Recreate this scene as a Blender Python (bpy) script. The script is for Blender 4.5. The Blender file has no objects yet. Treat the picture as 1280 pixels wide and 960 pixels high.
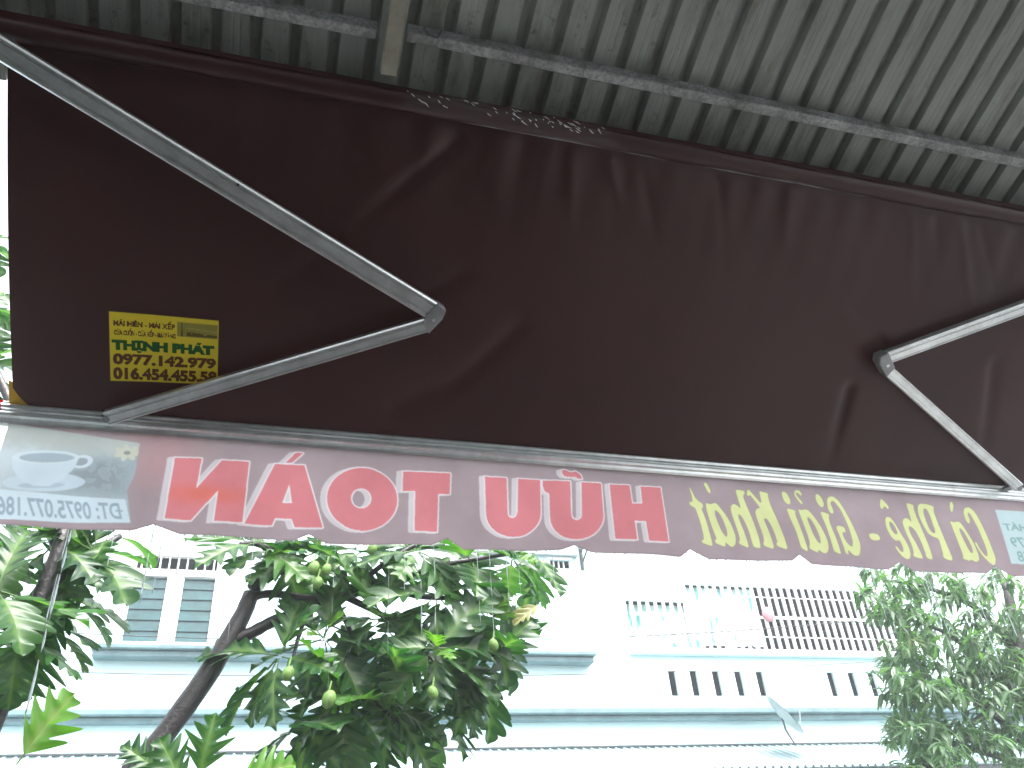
import bpy, bmesh, math, random
import numpy as np
from mathutils import Vector, Matrix

rad = math.radians
SC = bpy.context.scene
COL = SC.collection

# ------------------------------------------------------------------ camera
YAW, PITCH, ROLL, FPX = rad(18.535), rad(34.978), rad(-5.030), 1050.0
EYE = Vector((0.0, 0.0, 1.5))
_f = Vector((math.sin(YAW)*math.cos(PITCH), math.cos(YAW)*math.cos(PITCH), math.sin(PITCH)))
_r0 = Vector((math.cos(YAW), -math.sin(YAW), 0.0))
_u0 = _r0.cross(_f)
_r = _r0*math.cos(ROLL) + _u0*math.sin(ROLL)
_u = _u0*math.cos(ROLL) - _r0*math.sin(ROLL)
cam_data = bpy.data.cameras.new('camera')
cam_data.sensor_width = 36.0
cam_data.lens = 36.0*FPX/1280.0
cam_data.clip_start = 0.05
cam_data.clip_end = 2000.0
cam = bpy.data.objects.new('camera', cam_data)
COL.objects.link(cam)
m3 = Matrix((_r, _u, -_f)).transposed()
cam.matrix_world = Matrix.Translation(EYE) @ m3.to_4x4()
SC.camera = cam

# ------------------------------------------------------------------ sky, sun, exposure
SUN_EL, SUN_AZ = rad(66), rad(150)       # soft light high over the street, behind the cloud
world = bpy.data.worlds.new('World')
SC.world = world
world.use_nodes = True
wn = world.node_tree
bg = wn.nodes['Background']
sky = wn.nodes.new('ShaderNodeTexSky')
sky.sky_type = 'NISHITA'
sky.sun_disc = False
sky.sun_elevation = SUN_EL
sky.sun_rotation = SUN_AZ
sky.air_density = 1.0
sky.dust_density = 6.0
sky.ozone_density = 1.0
hs = wn.nodes.new('ShaderNodeHueSaturation')
hs.inputs['Saturation'].default_value = 0.26
wn.links.new(sky.outputs['Color'], hs.inputs['Color'])
wn.links.new(hs.outputs['Color'], bg.inputs['Color'])
bg.inputs['Strength'].default_value = 0.15

sun_data = bpy.data.lights.new('sun', 'SUN')
sun_data.energy = 1.0
sun_data.angle = rad(40)
sun_data.color = (1.0, 0.98, 0.95)
sun = bpy.data.objects.new('sun', sun_data)
COL.objects.link(sun)
_sd = Vector((math.sin(SUN_AZ)*math.cos(SUN_EL), math.cos(SUN_AZ)*math.cos(SUN_EL), math.sin(SUN_EL)))
sun.rotation_euler = _sd.to_track_quat('Z', 'Y').to_euler()

SC.view_settings.view_transform = 'Standard'
SC.view_settings.look = 'None'
SC.view_settings.gamma = 1.0
SC.view_settings.use_curve_mapping = False
SC.view_settings.exposure = 2.38
SC.render.engine = 'CYCLES'
SC.cycles.max_bounces = 10
SC.cycles.diffuse_bounces = 6
SC.cycles.glossy_bounces = 4
SC.cycles.transmission_bounces = 8
SC.cycles.transparent_max_bounces = 12
SC.cycles.sample_clamp_indirect = 6.0
SC.cycles.use_denoising = True
SC.cycles.caustics_reflective = False
SC.cycles.caustics_refractive = False

# ------------------------------------------------------------------ helpers
def ray(x, y):
    return _f + _r*((x-640.0)/FPX) - _u*((y-480.0)/FPX)
def at_y(x, y, Y):
    d = ray(x, y); return EYE + d*(Y/d.y)

def srgb(r, g, b):
    def c(v):
        v /= 255.0
        return v/12.92 if v <= 0.04045 else ((v+0.055)/1.055)**2.4
    return (c(r), c(g), c(b))

class NT:
    def __init__(self, name):
        self.m = bpy.data.materials.new(name); self.m.use_nodes = True
        self.t = self.m.node_tree
        self.b = self.t.nodes['Principled BSDF']
        self.out = self.t.nodes['Material Output']
    def n(self, typ, **kw):
        x = self.t.nodes.new(typ)
        for k, v in kw.items():
            if k in x.inputs: x.inputs[k].default_value = v
            else: setattr(x, k, v)
        return x
    def l(self, a, b): self.t.links.new(a, b)
    def ramp(self, fac, stops):
        r = self.n('ShaderNodeValToRGB')
        e = r.color_ramp.elements
        while len(e) < len(stops): e.new(0.5)
        for el, (p, c) in zip(e, stops):
            el.position = p; el.color = (*c, 1.0) if len(c) == 3 else c
        self.l(fac, r.inputs['Fac']); return r

def simple_mat(name, col, rough=0.6, metal=0.0, var=0.12, scale=6.0, bump=0.0, bscale=60.0, spec=0.5):
    k = NT(name)
    tc = k.n('ShaderNodeTexCoord')
    nz = k.n('ShaderNodeTexNoise', Scale=scale, Detail=6.0, Roughness=0.65)
    k.l(tc.outputs['Object'], nz.inputs['Vector'])
    lo = tuple(max(0, c*(1-var*2)) for c in col); hi = tuple(min(1, c*(1+var)) for c in col)
    r = k.ramp(nz.outputs['Fac'], [(0.3, lo), (0.65, hi)])
    k.l(r.outputs['Color'], k.b.inputs['Base Color'])
    k.b.inputs['Roughness'].default_value = rough
    k.b.inputs['Metallic'].default_value = metal
    k.b.inputs['Specular IOR Level'].default_value = spec
    if bump > 0:
        n2 = k.n('ShaderNodeTexNoise', Scale=bscale, Detail=4.0)
        k.l(tc.outputs['Object'], n2.inputs['Vector'])
        bp = k.n('ShaderNodeBump', Strength=bump, Distance=0.01)
        k.l(n2.outputs['Fac'], bp.inputs['Height']); k.l(bp.outputs['Normal'], k.b.inputs['Normal'])
    return k.m

def empty(name, loc, label=None, cat=None, group=None):
    o = bpy.data.objects.new(name, None); COL.objects.link(o); o.location = loc
    o.empty_display_size = 0.1
    tag(o, label, cat, group); return o
def tag(o, label=None, cat=None, group=None, kind=None):
    if label: o['label'] = label
    if cat: o['category'] = cat
    if group: o['group'] = group
    if kind: o['kind'] = kind
    return o
def link(name, mesh, parent=None, mats=None, smooth=False):
    o = bpy.data.objects.new(name, mesh); COL.objects.link(o)
    if parent is not None:
        o.parent = parent
        off = Vector((0, 0, 0)); p = parent
        while p is not None: off += p.location; p = p.parent
        o.location = -off          # mesh data is in world coordinates
    if mats:
        for m in (mats if isinstance(mats, (list, tuple)) else [mats]): mesh.materials.append(m)
    if smooth:
        mesh.polygons.foreach_set('use_smooth', [True]*len(mesh.polygons))
    return o

class MB:
    def __init__(self): self.v = []; self.f = []; self.mi = []
    def add(self, vs, fs, mi=0):
        b = len(self.v); self.v += [tuple(p) for p in vs]
        self.f += [tuple(i+b for i in q) for q in fs]; self.mi += [mi]*len(fs); return self
    def box(self, x0, x1, y0, y1, z0, z1, mi=0):
        vs = [(x0,y0,z0),(x1,y0,z0),(x1,y1,z0),(x0,y1,z0),(x0,y0,z1),(x1,y0,z1),(x1,y1,z1),(x0,y1,z1)]
        return self.add(vs, [(3,2,1,0),(4,5,6,7),(0,1,5,4),(1,2,6,5),(2,3,7,6),(3,0,4,7)], mi)
    def prism(self, prof, a, b, right, up, mi=0, cap=True):
        """profile (r,u) points swept straight from a to b"""
        n = len(prof); vs = []
        for p in (a, b):
            for r_, u_ in prof: vs.append(Vector(p)+right*r_+up*u_)
        fs = [(i, (i+1) % n, n+(i+1) % n, n+i) for i in range(n)]
        if cap: fs += [tuple(range(n-1, -1, -1)), tuple(range(n, 2*n))]
        return self.add(vs, fs, mi)
    def tube(self, path, radii, k=8, mi=0, cap=True):
        path = [Vector(p) for p in path]; n = len(path); vs = []; fs = []
        ref = Vector((0.31, 0.17, 0.93))
        for i, p in enumerate(path):
            t = (path[min(i+1, n-1)]-path[max(i-1, 0)]).normalized()
            a = t.cross(ref)
            if a.length < 1e-3: a = t.cross(Vector((1, 0, 0)))
            a.normalize(); b = t.cross(a)
            r_ = radii[i] if isinstance(radii, (list, tuple)) else radii
            for j in range(k):
                q = 2*math.pi*j/k; vs.append(p+a*math.cos(q)*r_+b*math.sin(q)*r_)
        for i in range(n-1):
            for j in range(k):
                fs.append((i*k+j, i*k+(j+1) % k, (i+1)*k+(j+1) % k, (i+1)*k+j))
        if cap: fs += [tuple(range(k-1, -1, -1)), tuple(range((n-1)*k, n*k))]
        return self.add(vs, fs, mi)
    def mesh(self, name):
        m = bpy.data.meshes.new(name); m.from_pydata(self.v, [], self.f)
        if any(self.mi): m.polygons.foreach_set('material_index', self.mi)
        m.update(); return m
    def build(self, name, mats, parent=None, smooth=False, bevel=0.0):
        m = self.mesh(name)
        if bevel > 0:
            bm = bmesh.new(); bm.from_mesh(m)
            bmesh.ops.recalc_face_normals(bm, faces=bm.faces)
            bmesh.ops.bevel(bm, geom=[e for e in bm.edges if len(e.link_faces) == 2 and e.calc_face_angle(0) > 0.6], offset=bevel, segments=1, affect='EDGES', clamp_overlap=True)
            bm.to_mesh(m); bm.free()
        return link(name, m, parent, mats, smooth)

def catmull(pts, n=6):
    pts = [Vector(p) for p in pts]; out = []
    for i in range(len(pts)-1):
        p0 = pts[max(i-1, 0)]; p1 = pts[i]; p2 = pts[i+1]; p3 = pts[min(i+2, len(pts)-1)]
        for j in range(n):
            t = j/n
            out.append(0.5*((2*p1)+(p2-p0)*t+(2*p0-5*p1+4*p2-p3)*t*t+(3*p1-p0-3*p2+p3)*t**3))
    out.append(pts[-1]); return out

# ------------------------------------------------------------------ materials
M = {}
M['asphalt'] = simple_mat('wet_asphalt', (0.06, 0.06, 0.062), 0.28, bump=0.25, bscale=40)
M['paving'] = simple_mat('concrete_paving', (0.13, 0.13, 0.128), 0.4, var=0.15, bump=0.1)
M['shop_floor'] = simple_mat('shop_floor_tile', (0.09, 0.08, 0.075), 0.35)
M['shop_wall'] = simple_mat('shop_wall_paint', (0.11, 0.115, 0.11), 0.8)
M['wall'] = simple_mat('pale_wall_paint', (0.61, 0.78, 0.80), 0.75, var=0.03, scale=1.2, bump=0.05, bscale=25)
M['trim'] = simple_mat('grey_teal_trim', (0.13, 0.21, 0.23), 0.6, var=0.15, scale=3)
M['upper_panel'] = simple_mat('grey_upper_panel', (0.36, 0.43, 0.44), 0.7, var=0.06)
M['white_frame'] = simple_mat('white_frame_paint', (0.80, 0.80, 0.80), 0.45, var=0.03)
M['grille'] = simple_mat('white_grille_paint', (0.80, 0.80, 0.80), 0.4, var=0.04)
M['louvre'] = simple_mat('louvre_glass', (0.018, 0.072, 0.078), 0.25, var=0.2, scale=4)
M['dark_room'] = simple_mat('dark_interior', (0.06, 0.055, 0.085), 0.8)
M['dark_frame'] = simple_mat('dark_metal', (0.05, 0.06, 0.065), 0.5)
M['curtain'] = None
M['metal_sheet'] = simple_mat('pale_sheet_metal', (0.34, 0.44, 0.46), 0.4, var=0.1, scale=3)
M['alu'] = simple_mat('brushed_aluminium', (0.76, 0.80, 0.80), 0.32, metal=0.85, var=0.10, scale=14)
M['alu_dark'] = simple_mat('cast_aluminium', (0.34, 0.35, 0.36), 0.5, metal=0.6, var=0.1, scale=20)
M['galv'] = None
M['wood'] = simple_mat('pale_painted_timber', (0.36, 0.35, 0.28), 0.75, var=0.15, scale=12, bump=0.2)
M['red_cap'] = simple_mat('red_plastic', (0.55, 0.02, 0.03), 0.35, var=0.05)
M['yellow_trim'] = simple_mat('yellow_fabric', (0.75, 0.48, 0.05), 0.6, var=0.05)
M['bark'] = simple_mat('wet_bark', (0.015, 0.012, 0.012), 0.45, var=0.3, scale=18, bump=0.6, bscale=45)
M['bark2'] = simple_mat('grey_bark', (0.035, 0.032, 0.030), 0.6, var=0.25, scale=18, bump=0.5, bscale=45)
M['fruit'] = simple_mat('green_fruit_skin', (0.10, 0.20, 0.03), 0.5, var=0.12, scale=40, bump=0.5, bscale=220)
M['cable'] = simple_mat('black_cable', (0.03, 0.03, 0.035), 0.5)
M['dish'] = simple_mat('grey_dish_paint', (0.34, 0.38, 0.39), 0.4, var=0.08)
M['pink'] = simple_mat('pink_paper', (0.40, 0.19, 0.22), 0.7, var=0.05)

def galv_mat():
    k = NT('galvanised_steel')
    tc = k.n('ShaderNodeTexCoord')
    v = k.n('ShaderNodeTexVoronoi', Scale=120.0); k.l(tc.outputs['Object'], v.inputs['Vector'])
    nz = k.n('ShaderNodeTexNoise', Scale=9.0, Detail=5.0); k.l(tc.outputs['Object'], nz.inputs['Vector'])
    r1 = k.ramp(v.outputs['Color'], [(0.2, (0.24, 0.25, 0.25)), (0.8, (0.40, 0.42, 0.42))])
    r2 = k.ramp(nz.outputs['Fac'], [(0.35, (0.30, 0.28, 0.25)), (0.6, (1, 1, 1))])
    mx = k.n('ShaderNodeMix', data_type='RGBA', blend_type='MULTIPLY'); mx.inputs[0].default_value = 0.75
    k.l(r1.outputs['Color'], mx.inputs[6]); k.l(r2.outputs['Color'], mx.inputs[7])
    k.l(mx.outputs[2], k.b.inputs['Base Color'])
    k.b.inputs['Metallic'].default_value = 0.45; k.b.inputs['Roughness'].default_value = 0.5
    return k.m
M['galv'] = galv_mat()

def roof_mat():
    k = NT('roof_sheet_paint')
    tc = k.n('ShaderNodeTexCoord')
    mp = k.n('ShaderNodeMapping'); mp.inputs['Scale'].default_value = (7.0, 1.6, 3.0)
    k.l(tc.outputs['Object'], mp.inputs['Vector'])
    n1 = k.n('ShaderNodeTexNoise', Scale=1.6, Detail=8.0, Roughness=0.7); k.l(mp.outputs['Vector'], n1.inputs['Vector'])
    n2 = k.n('ShaderNodeTexNoise', Scale=38.0, Detail=4.0, Roughness=0.6); k.l(tc.outputs['Object'], n2.inputs['Vector'])
    n3 = k.n('ShaderNodeTexNoise', Scale=1.1, Detail=3.0); k.l(tc.outputs['Object'], n3.inputs['Vector'])
    base = k.ramp(n1.outputs['Fac'], [(0.32, (0.19, 0.20, 0.165)), (0.50, (0.34, 0.375, 0.345)), (0.75, (0.40, 0.435, 0.405))])
    rust = k.ramp(n2.outputs['Fac'], [(0.24, (0.25, 0.21, 0.17)), (0.40, (1, 1, 1))])
    mask = k.ramp(n3.outputs['Fac'], [(0.42, (0.15, 0.15, 0.15)), (0.62, (0.85, 0.85, 0.85))])
    mx = k.n('ShaderNodeMix', data_type='RGBA', blend_type='MULTIPLY')
    k.l(mask.outputs['Color'], mx.inputs[0])
    k.l(base.outputs['Color'], mx.inputs[6]); k.l(rust.outputs['Color'], mx.inputs[7])
    k.l(mx.outputs[2], k.b.inputs['Base Color'])
    k.b.inputs['Roughness'].default_value = 0.55
    return k.m
M['roof'] = roof_mat()

def fabric_mat():
    k = NT('brown_awning_canvas')
    tc = k.n('ShaderNodeTexCoord')
    n1 = k.n('ShaderNodeTexNoise', Scale=2.2, Detail=5.0); k.l(tc.outputs['Object'], n1.inputs['Vector'])
    r = k.ramp(n1.outputs['Fac'], [(0.3, (0.036, 0.0105, 0.0105)), (0.7, (0.050, 0.0155, 0.0155))])
    k.l(r.outputs['Color'], k.b.inputs['Base Color'])
    k.b.inputs['Roughness'].default_value = 0.40
    k.b.inputs['Specular IOR Level'].default_value = 0.36
    w = k.n('ShaderNodeTexNoise', Scale=420.0, Detail=2.0); k.l(tc.outputs['Object'], w.inputs['Vector'])
    bp = k.n('ShaderNodeBump', Strength=0.12, Distance=0.002); k.l(w.outputs['Fac'], bp.inputs['Height'])
    k.l(bp.outputs['Normal'], k.b.inputs['Normal'])
    tr = k.n('ShaderNodeBsdfTranslucent'); tr.inputs['Color'].default_value = (0.09, 0.035, 0.03, 1)
    mx = k.n('ShaderNodeMixShader'); mx.inputs['Fac'].default_value = 0.012
    k.l(k.b.outputs['BSDF'], mx.inputs[1]); k.l(tr.outputs['BSDF'], mx.inputs[2])
    k.l(mx.outputs['Shader'], k.out.inputs['Surface'])
    return k.m
M['canvas'] = fabric_mat()

def print_mat(name, transl, rough=0.6):
    k = NT(name)
    a = k.n('ShaderNodeAttribute', attribute_name='print')
    tc = k.n('ShaderNodeTexCoord')
    nz = k.n('ShaderNodeTexNoise', Scale=5.0, Detail=6.0, Roughness=0.6); k.l(tc.outputs['Object'], nz.inputs['Vector'])
    rr = k.ramp(nz.outputs['Fac'], [(0.3, (0.86, 0.85, 0.85)), (0.65, (1, 1, 1))])
    mx0 = k.n('ShaderNodeMix', data_type='RGBA', blend_type='MULTIPLY'); mx0.inputs[0].default_value = 1.0
    k.l(a.outputs['Color'], mx0.inputs[6]); k.l(rr.outputs['Color'], mx0.inputs[7])
    k.l(mx0.outputs[2], k.b.inputs['Base Color'])
    k.b.inputs['Roughness'].default_value = rough
    k.b.inputs['Specular IOR Level'].default_value = 0.3
    if transl > 0:
        tr = k.n('ShaderNodeBsdfTranslucent'); k.l(mx0.outputs[2], tr.inputs['Color'])
        mx = k.n('ShaderNodeMixShader'); mx.inputs['Fac'].default_value = transl
        k.l(k.b.outputs['BSDF'], mx.inputs[1]); k.l(tr.outputs['BSDF'], mx.inputs[2])
        k.l(mx.outputs['Shader'], k.out.inputs['Surface'])
    return k.m
M['valance'] = print_mat('printed_valance_cloth', 0.70)
M['sticker'] = print_mat('printed_sticker_vinyl', 0.0, 0.45)

def leaf_mat(name, dark, light, vein, transl=0.28, rough=0.32, tcol=None, spec=0.5):
    k = NT(name)
    oi = k.n('ShaderNodeObjectInfo')
    at = k.n('ShaderNodeAttribute', attribute_name='vein')
    ar = k.n('ShaderNodeAttribute', attribute_name='tint')
    ad = k.n('ShaderNodeMath', operation='ADD'); k.l(oi.outputs['Random'], ad.inputs[0]); k.l(ar.outputs['Fac'], ad.inputs[1])
    fr = k.n('ShaderNodeMath', operation='FRACT'); k.l(ad.outputs[0], fr.inputs[0])
    r = k.ramp(fr.outputs[0], [(0.0, dark), (0.75, tuple((a+b)/2 for a, b in zip(dark, light))), (1.0, light)])
    mx0 = k.n('ShaderNodeMix', data_type='RGBA'); k.l(at.outputs['Fac'], mx0.inputs[0])
    k.l(r.outputs['Color'], mx0.inputs[6]); mx0.inputs[7].default_value = (*vein, 1)
    k.l(mx0.outputs[2], k.b.inputs['Base Color'])
    k.b.inputs['Roughness'].default_value = rough
    k.b.inputs['Specular IOR Level'].default_value = spec
    tr = k.n('ShaderNodeBsdfTranslucent')
    br = k.n('ShaderNodeMix', data_type='RGBA', blend_type='MULTIPLY'); br.inputs[0].default_value = 1.0
    k.l(mx0.outputs[2], br.inputs[6]); br.inputs[7].default_value = (*(tcol or (1.6, 2.0, 0.7)), 1)
    k.l(br.outputs[2], tr.inputs['Color'])
    mx = k.n('ShaderNodeMixShader'); mx.inputs['Fac'].default_value = transl
    k.l(k.b.outputs['BSDF'], mx.inputs[1]); k.l(tr.outputs['BSDF'], mx.inputs[2])
    k.l(mx.outputs['Shader'], k.out.inputs['Surface'])
    return k.m
M['leaf'] = leaf_mat('breadfruit_leaf', (0.008, 0.044, 0.015), (0.040, 0.120, 0.018), (0.085, 0.155, 0.045), 0.36, 0.34, spec=0.42)
M['leaf_young'] = leaf_mat('young_breadfruit_leaf', (0.05, 0.16, 0.006), (0.08, 0.19, 0.01), (0.13, 0.20, 0.05), 0.35)
M['leaf_yellow'] = leaf_mat('yellowed_leaf', (0.24, 0.25, 0.09), (0.28, 0.28, 0.11), (0.30, 0.30, 0.16), 0.3, tcol=(1.2, 1.1, 0.8))
M['mango'] = leaf_mat('mango_leaf', (0.020, 0.070, 0.035), (0.070, 0.145, 0.055), (0.10, 0.17, 0.08), 0.38, 0.36, spec=0.45)
M['mango_young'] = leaf_mat('young_mango_leaf', (0.06, 0.12, 0.02), (0.10, 0.16, 0.03), (0.14, 0.19, 0.06), 0.35, 0.35)

def curtain_mat():
    k = NT('white_teal_curtain')
    tc = k.n('ShaderNodeTexCoord')
    mp = k.n('ShaderNodeMapping'); mp.inputs['Scale'].default_value = (3.2, 0.0, 1.4); k.l(tc.outputs['Object'], mp.inputs['Vector'])
    nz = k.n('ShaderNodeTexNoise', Scale=1.6, Detail=3.0, Roughness=0.5); k.l(mp.outputs['Vector'], nz.inputs['Vector'])
    r = k.ramp(nz.outputs['Fac'], [(0.34, (0.12, 0.42, 0.38)), (0.43, (0.55, 0.74, 0.72)), (0.55, (0.80, 0.82, 0.82))])
    k.l(r.outputs['Color'], k.b.inputs['Base Color']); k.b.inputs['Roughness'].default_value = 0.8
    return k.m
M['curtain'] = curtain_mat()

def water_mat():
    k = NT('falling_water')
    k.b.inputs['Base Color'].default_value = (0.92, 0.96, 1.0, 1)
    k.b.inputs['Roughness'].default_value = 0.05
    k.b.inputs['IOR'].default_value = 1.33
    k.b.inputs['Transmission Weight'].default_value = 0.55
    return k.m
M['water'] = water_mat()
def plastic_mat():
    k = NT('clear_plastic_wrap')
    k.b.inputs['Base Color'].default_value = (0.75, 0.72, 0.72, 1)
    k.b.inputs['Roughness'].default_value = 0.12
    t = k.n('ShaderNodeBsdfTransparent')
    mx = k.n('ShaderNodeMixShader'); mx.inputs['Fac'].default_value = 0.95
    k.l(k.b.outputs['BSDF'], mx.inputs[1]); k.l(t.outputs['BSDF'], mx.inputs[2]); k.l(mx.outputs['Shader'], k.out.inputs['Surface'])
    return k.m
M['plastic'] = plastic_mat()
M['plastic_glint'] = simple_mat('painted_glint_white', (0.85, 0.85, 0.85), 0.25, var=0.02)  # plain white that paints glints onto the plastic wrap

# ------------------------------------------------------------------ ground, street, unseen shop shell added to darken the inside
def struct(name, mb, mat, parent=None):
    o = mb.build(name, mat, parent)
    if parent is None: tag(o, kind='structure')
    return o
struct('ground', MB().add([(-90,-90,-0.17),(90,-90,-0.17),(90,90,-0.17),(-90,90,-0.17)], [(0,1,2,3)]), M['asphalt'])
struct('road', MB().add([(-90,6.0,-0.14),(90,6.0,-0.14),(90,10.2,-0.14),(-90,10.2,-0.14)], [(0,1,2,3)]), M['asphalt'])
struct('pavement_near', MB().box(-60,60,1.75,5.88,-0.17,-0.01), M['paving'])
struct('kerb_near', MB().box(-60,60,5.88,6.0,-0.17,0.0), M['paving'])
struct('pavement_far', MB().box(-60,60,10.32,12.0,-0.17,-0.01), M['paving'])
struct('kerb_far', MB().box(-60,60,10.2,10.32,-0.17,0.0), M['paving'])
struct('floor', MB().box(-1.75,4.6,-4.6,1.75,-0.17,0.0), M['shop_floor'])
struct('shade_wall_back', MB().box(-1.75,4.6,-4.75,-4.6,-0.17,4.9), M['shop_wall'])  # unseen back wall, added to keep the shop interior dark
struct('shade_wall_left', MB().box(-1.45,-1.30,-4.6,1.6,0.0,3.60), M['shop_wall'])  # unseen side wall, placed to shade the left of the roof

# ------------------------------------------------------------------ corrugated roof over the shop front
ROOF_S = 0.27
def roof_z(Y): return 3.66 - ROOF_S*(Y-1.52)
roof = empty('corrugated_roof', (1.5, 1.3, 3.6), 'grey-green corrugated metal roof overhead, above the brown awning', 'roof')
PITCH_R = 0.105
def sheet_mesh(nr, seed):
    rng = random.Random(seed)
    prof = []
    for i in range(nr):
        x = i*PITCH_R
        prof += [(x, 0.0), (x+0.022, 0.0), (x+0.026, 0.0007), (x+0.030, 0.0), (x+0.041, 0.0), (x+0.045, 0.0007), (x+0.049, 0.0), (x+0.068, 0.0), (x+0.075, 0.026), (x+0.097, 0.026)]
    prof += [(nr*PITCH_R, 0.0), (nr*PITCH_R+0.03, 0.0)]
    ys = [1.70, 1.45, 1.2, 0.9, 0.5, 0.0, -0.8, -1.8, -3.0, -4.6]
    vs = []; fs = []; n = len(prof)
    for Y in ys:
        for x, z in prof:
            vs.append((x, Y, roof_z(Y)+z))
    for j in range(len(ys)-1):
        for i in range(n-1): fs.append((j*n+i, (j+1)*n+i, (j+1)*n+i+1, j*n+i+1))
    return vs, fs
x0 = 0.562-0.085-0.105*27
k = 0
while x0 < 4.2:
    vs, fs = sheet_mesh(9, k)
    vs = [(x+x0, y, z+0.0015*(k % 2)) for x, y, z in vs]
    MB().add(vs, fs).build('roof_sheet', M['roof'], roof)
    x0 += 9*PITCH_R - 0.0; k += 1
# purlins: galvanised lipped channels under the sheets
def purlin(xa, xb, ya, yb, za=0.0, zb=0.0):
    prof = [(-0.017, 0.0), (-0.017, -0.035), (-0.014, -0.038), (0.014, -0.038), (0.017, -0.035), (0.017, -0.028), (0.014, -0.028), (0.014, -0.034), (-0.013, -0.034), (-0.013, 0.0)]
    a = Vector((xa, ya, roof_z(ya)-0.004+za)); b = Vector((xb, yb, roof_z(yb)-0.004+zb))
    MB().prism(prof, a, b, Vector((0, 1, 0)), Vector((0, 0, 1))).build('purlin', M['galv'], roof)
purlin(0.235, 4.6, 1.352, 1.352)
purlin(-2.3, 0.150, 1.385, 1.362, 0, -0.004)
purlin(-2.3, 4.6, 0.15, 0.15)
purlin(-2.3, 4.6, -1.1, -1.1)
purlin(-2.3, 4.6, -2.4, -2.4)
def rafter(xc, w, ya, yb, dz, mat):
    a = Vector((xc, ya, roof_z(ya)-dz)); b = Vector((xc, yb, roof_z(yb)-dz))
    t = (b-a).normalized(); up = Vector((1, 0, 0)).cross(t)
    MB().prism([(-w/2, -0.02), (w/2, -0.02), (w/2, 0.02), (-w/2, 0.02)], a, b, Vector((1, 0, 0)), up).build('rafter', mat, roof, bevel=0.002)
rafter(0.196, 0.043, -4.6, 1.44, 0.076, M['wood'])
# a bent wire tie by the rafter
MB().tube(catmull([at_y(530, 34, 1.29), at_y(533, 40, 1.29), at_y(545, 47, 1.30), at_y(552, 38, 1.30)], 5), 0.0025, 5).build('wire_tie', M['dark_frame'], roof)

# ------------------------------------------------------------------ awning
AX0, AX1 = -0.772, 3.20
TUBE = Vector((0, 1.525, 3.560)); BAR = Vector((0, 2.385, 2.995))
slope = (BAR-TUBE); SL = slope.length; sdir = slope.normalized(); snor = Vector((1, 0, 0)).cross(sdir)   # points up/out
if snor.z < 0: snor = -snor
awn = empty('retractable_awning', (1.2, 1.9, 3.2), 'dark brown folding-arm awning with printed valance, seen from below', 'awning')

def to_plane(x, y, off=0.0):
    """pixel -> (X, s) on the awning plane, s in metres from the roller"""
    d = ray(x, y); p0 = TUBE - snor*off
    t = (p0-EYE).dot(snor)/d.dot(snor); P = EYE+d*t
    return P.x, (P-p0).dot(sdir), P

creases = []
def crease(xa, ya, xb, yb, h, w):
    a = to_plane(xa, ya); b = to_plane(xb, yb); creases.append((a[0], a[1], b[0], b[1], h, w))
crease(582, 168, 430, 292, 0.010, 0.016)
crease(430, 292, 330, 372, 0.006, 0.020)
crease(600, 330, 330, 475, 0.005, 0.022)
crease(660, 395, 510, 535, 0.0045, 0.022)
crease(1062, 470, 1034, 590, 0.009, 0.018)
crease(1110, 425, 1050, 470, 0.007, 0.04)
crease(1060, 395, 1120, 330, 0.003, 0.04)
crease(1240, 440, 1225, 590, 0.006, 0.02)
crease(480, 520, 610, 440, 0.004, 0.03)
for xa, xb, h in ((715, 712, -.005), (760, 778, -.004), (680, 655, .003), (800, 822, .003), (1140, 1136, -.004), (1170, 1172, .004), (1200, 1212, -.005), (1225, 1243, .004), (540, 510, -.003), (620, 590, -.003), (900, 905, .003), (985, 980, -.003)):
    yt = 168+(xa-640)*0.178
    crease(xa, yt, xb, yt+random.Random(xa).uniform(70, 150), h*0.5, 0.013)

NX, NS = 520, 130
Xg = np.linspace(AX0, AX1, NX); Sg = np.linspace(0, SL, NS)
XX, SS = np.meshgrid(Xg, Sg)
D = np.zeros_like(XX); CR = 1.5
for (xa, sa, xb, sb, h, w) in creases:
    dx, ds = xb-xa, sb-sa; L2 = dx*dx+ds*ds
    t = ((XX-xa)*dx+(SS-sa)*ds)/L2; tc_ = np.clip(t, 0, 1)
    dist = np.hypot(XX-(xa+tc_*dx), SS-(sa+tc_*ds))
    D += h*CR*np.exp(-(dist/(w*1.45))**2)*np.clip(np.minimum(tc_*9, (1-tc_)*1.7), 0, 1)
rng = np.random.default_rng(4)
gather = np.zeros_like(Xg)
for q in range(14):
    gather += np.sin(Xg*rng.uniform(14, 60)+rng.uniform(0, 6.28))*rng.uniform(0.0003, 0.0011)
D += gather[None, :]*np.exp(-SS/0.16)
gather2 = np.zeros_like(Xg)
for q in range(10):
    gather2 += np.sin(Xg*rng.uniform(10, 36)+rng.uniform(0, 6.28))*rng.uniform(0.0003, 0.0009)
D += gather2[None, :]*np.exp(-(SL-SS)/0.14)
for q in range(9):     # long soft pulls across the cloth
    a_ = rng.uniform(-0.9, 0.9); kx = rng.uniform(5, 16)
    D += 0.0008*np.sin(kx*(XX+a_*SS)+rng.uniform(0, 6.28))*np.sin(np.pi*SS/SL)
D -= 0.018*np.sin(np.pi*SS/SL)       # slight belly
edge = np.minimum(SS, SL-SS); D *= np.clip(edge/0.03, 0, 1)
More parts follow.
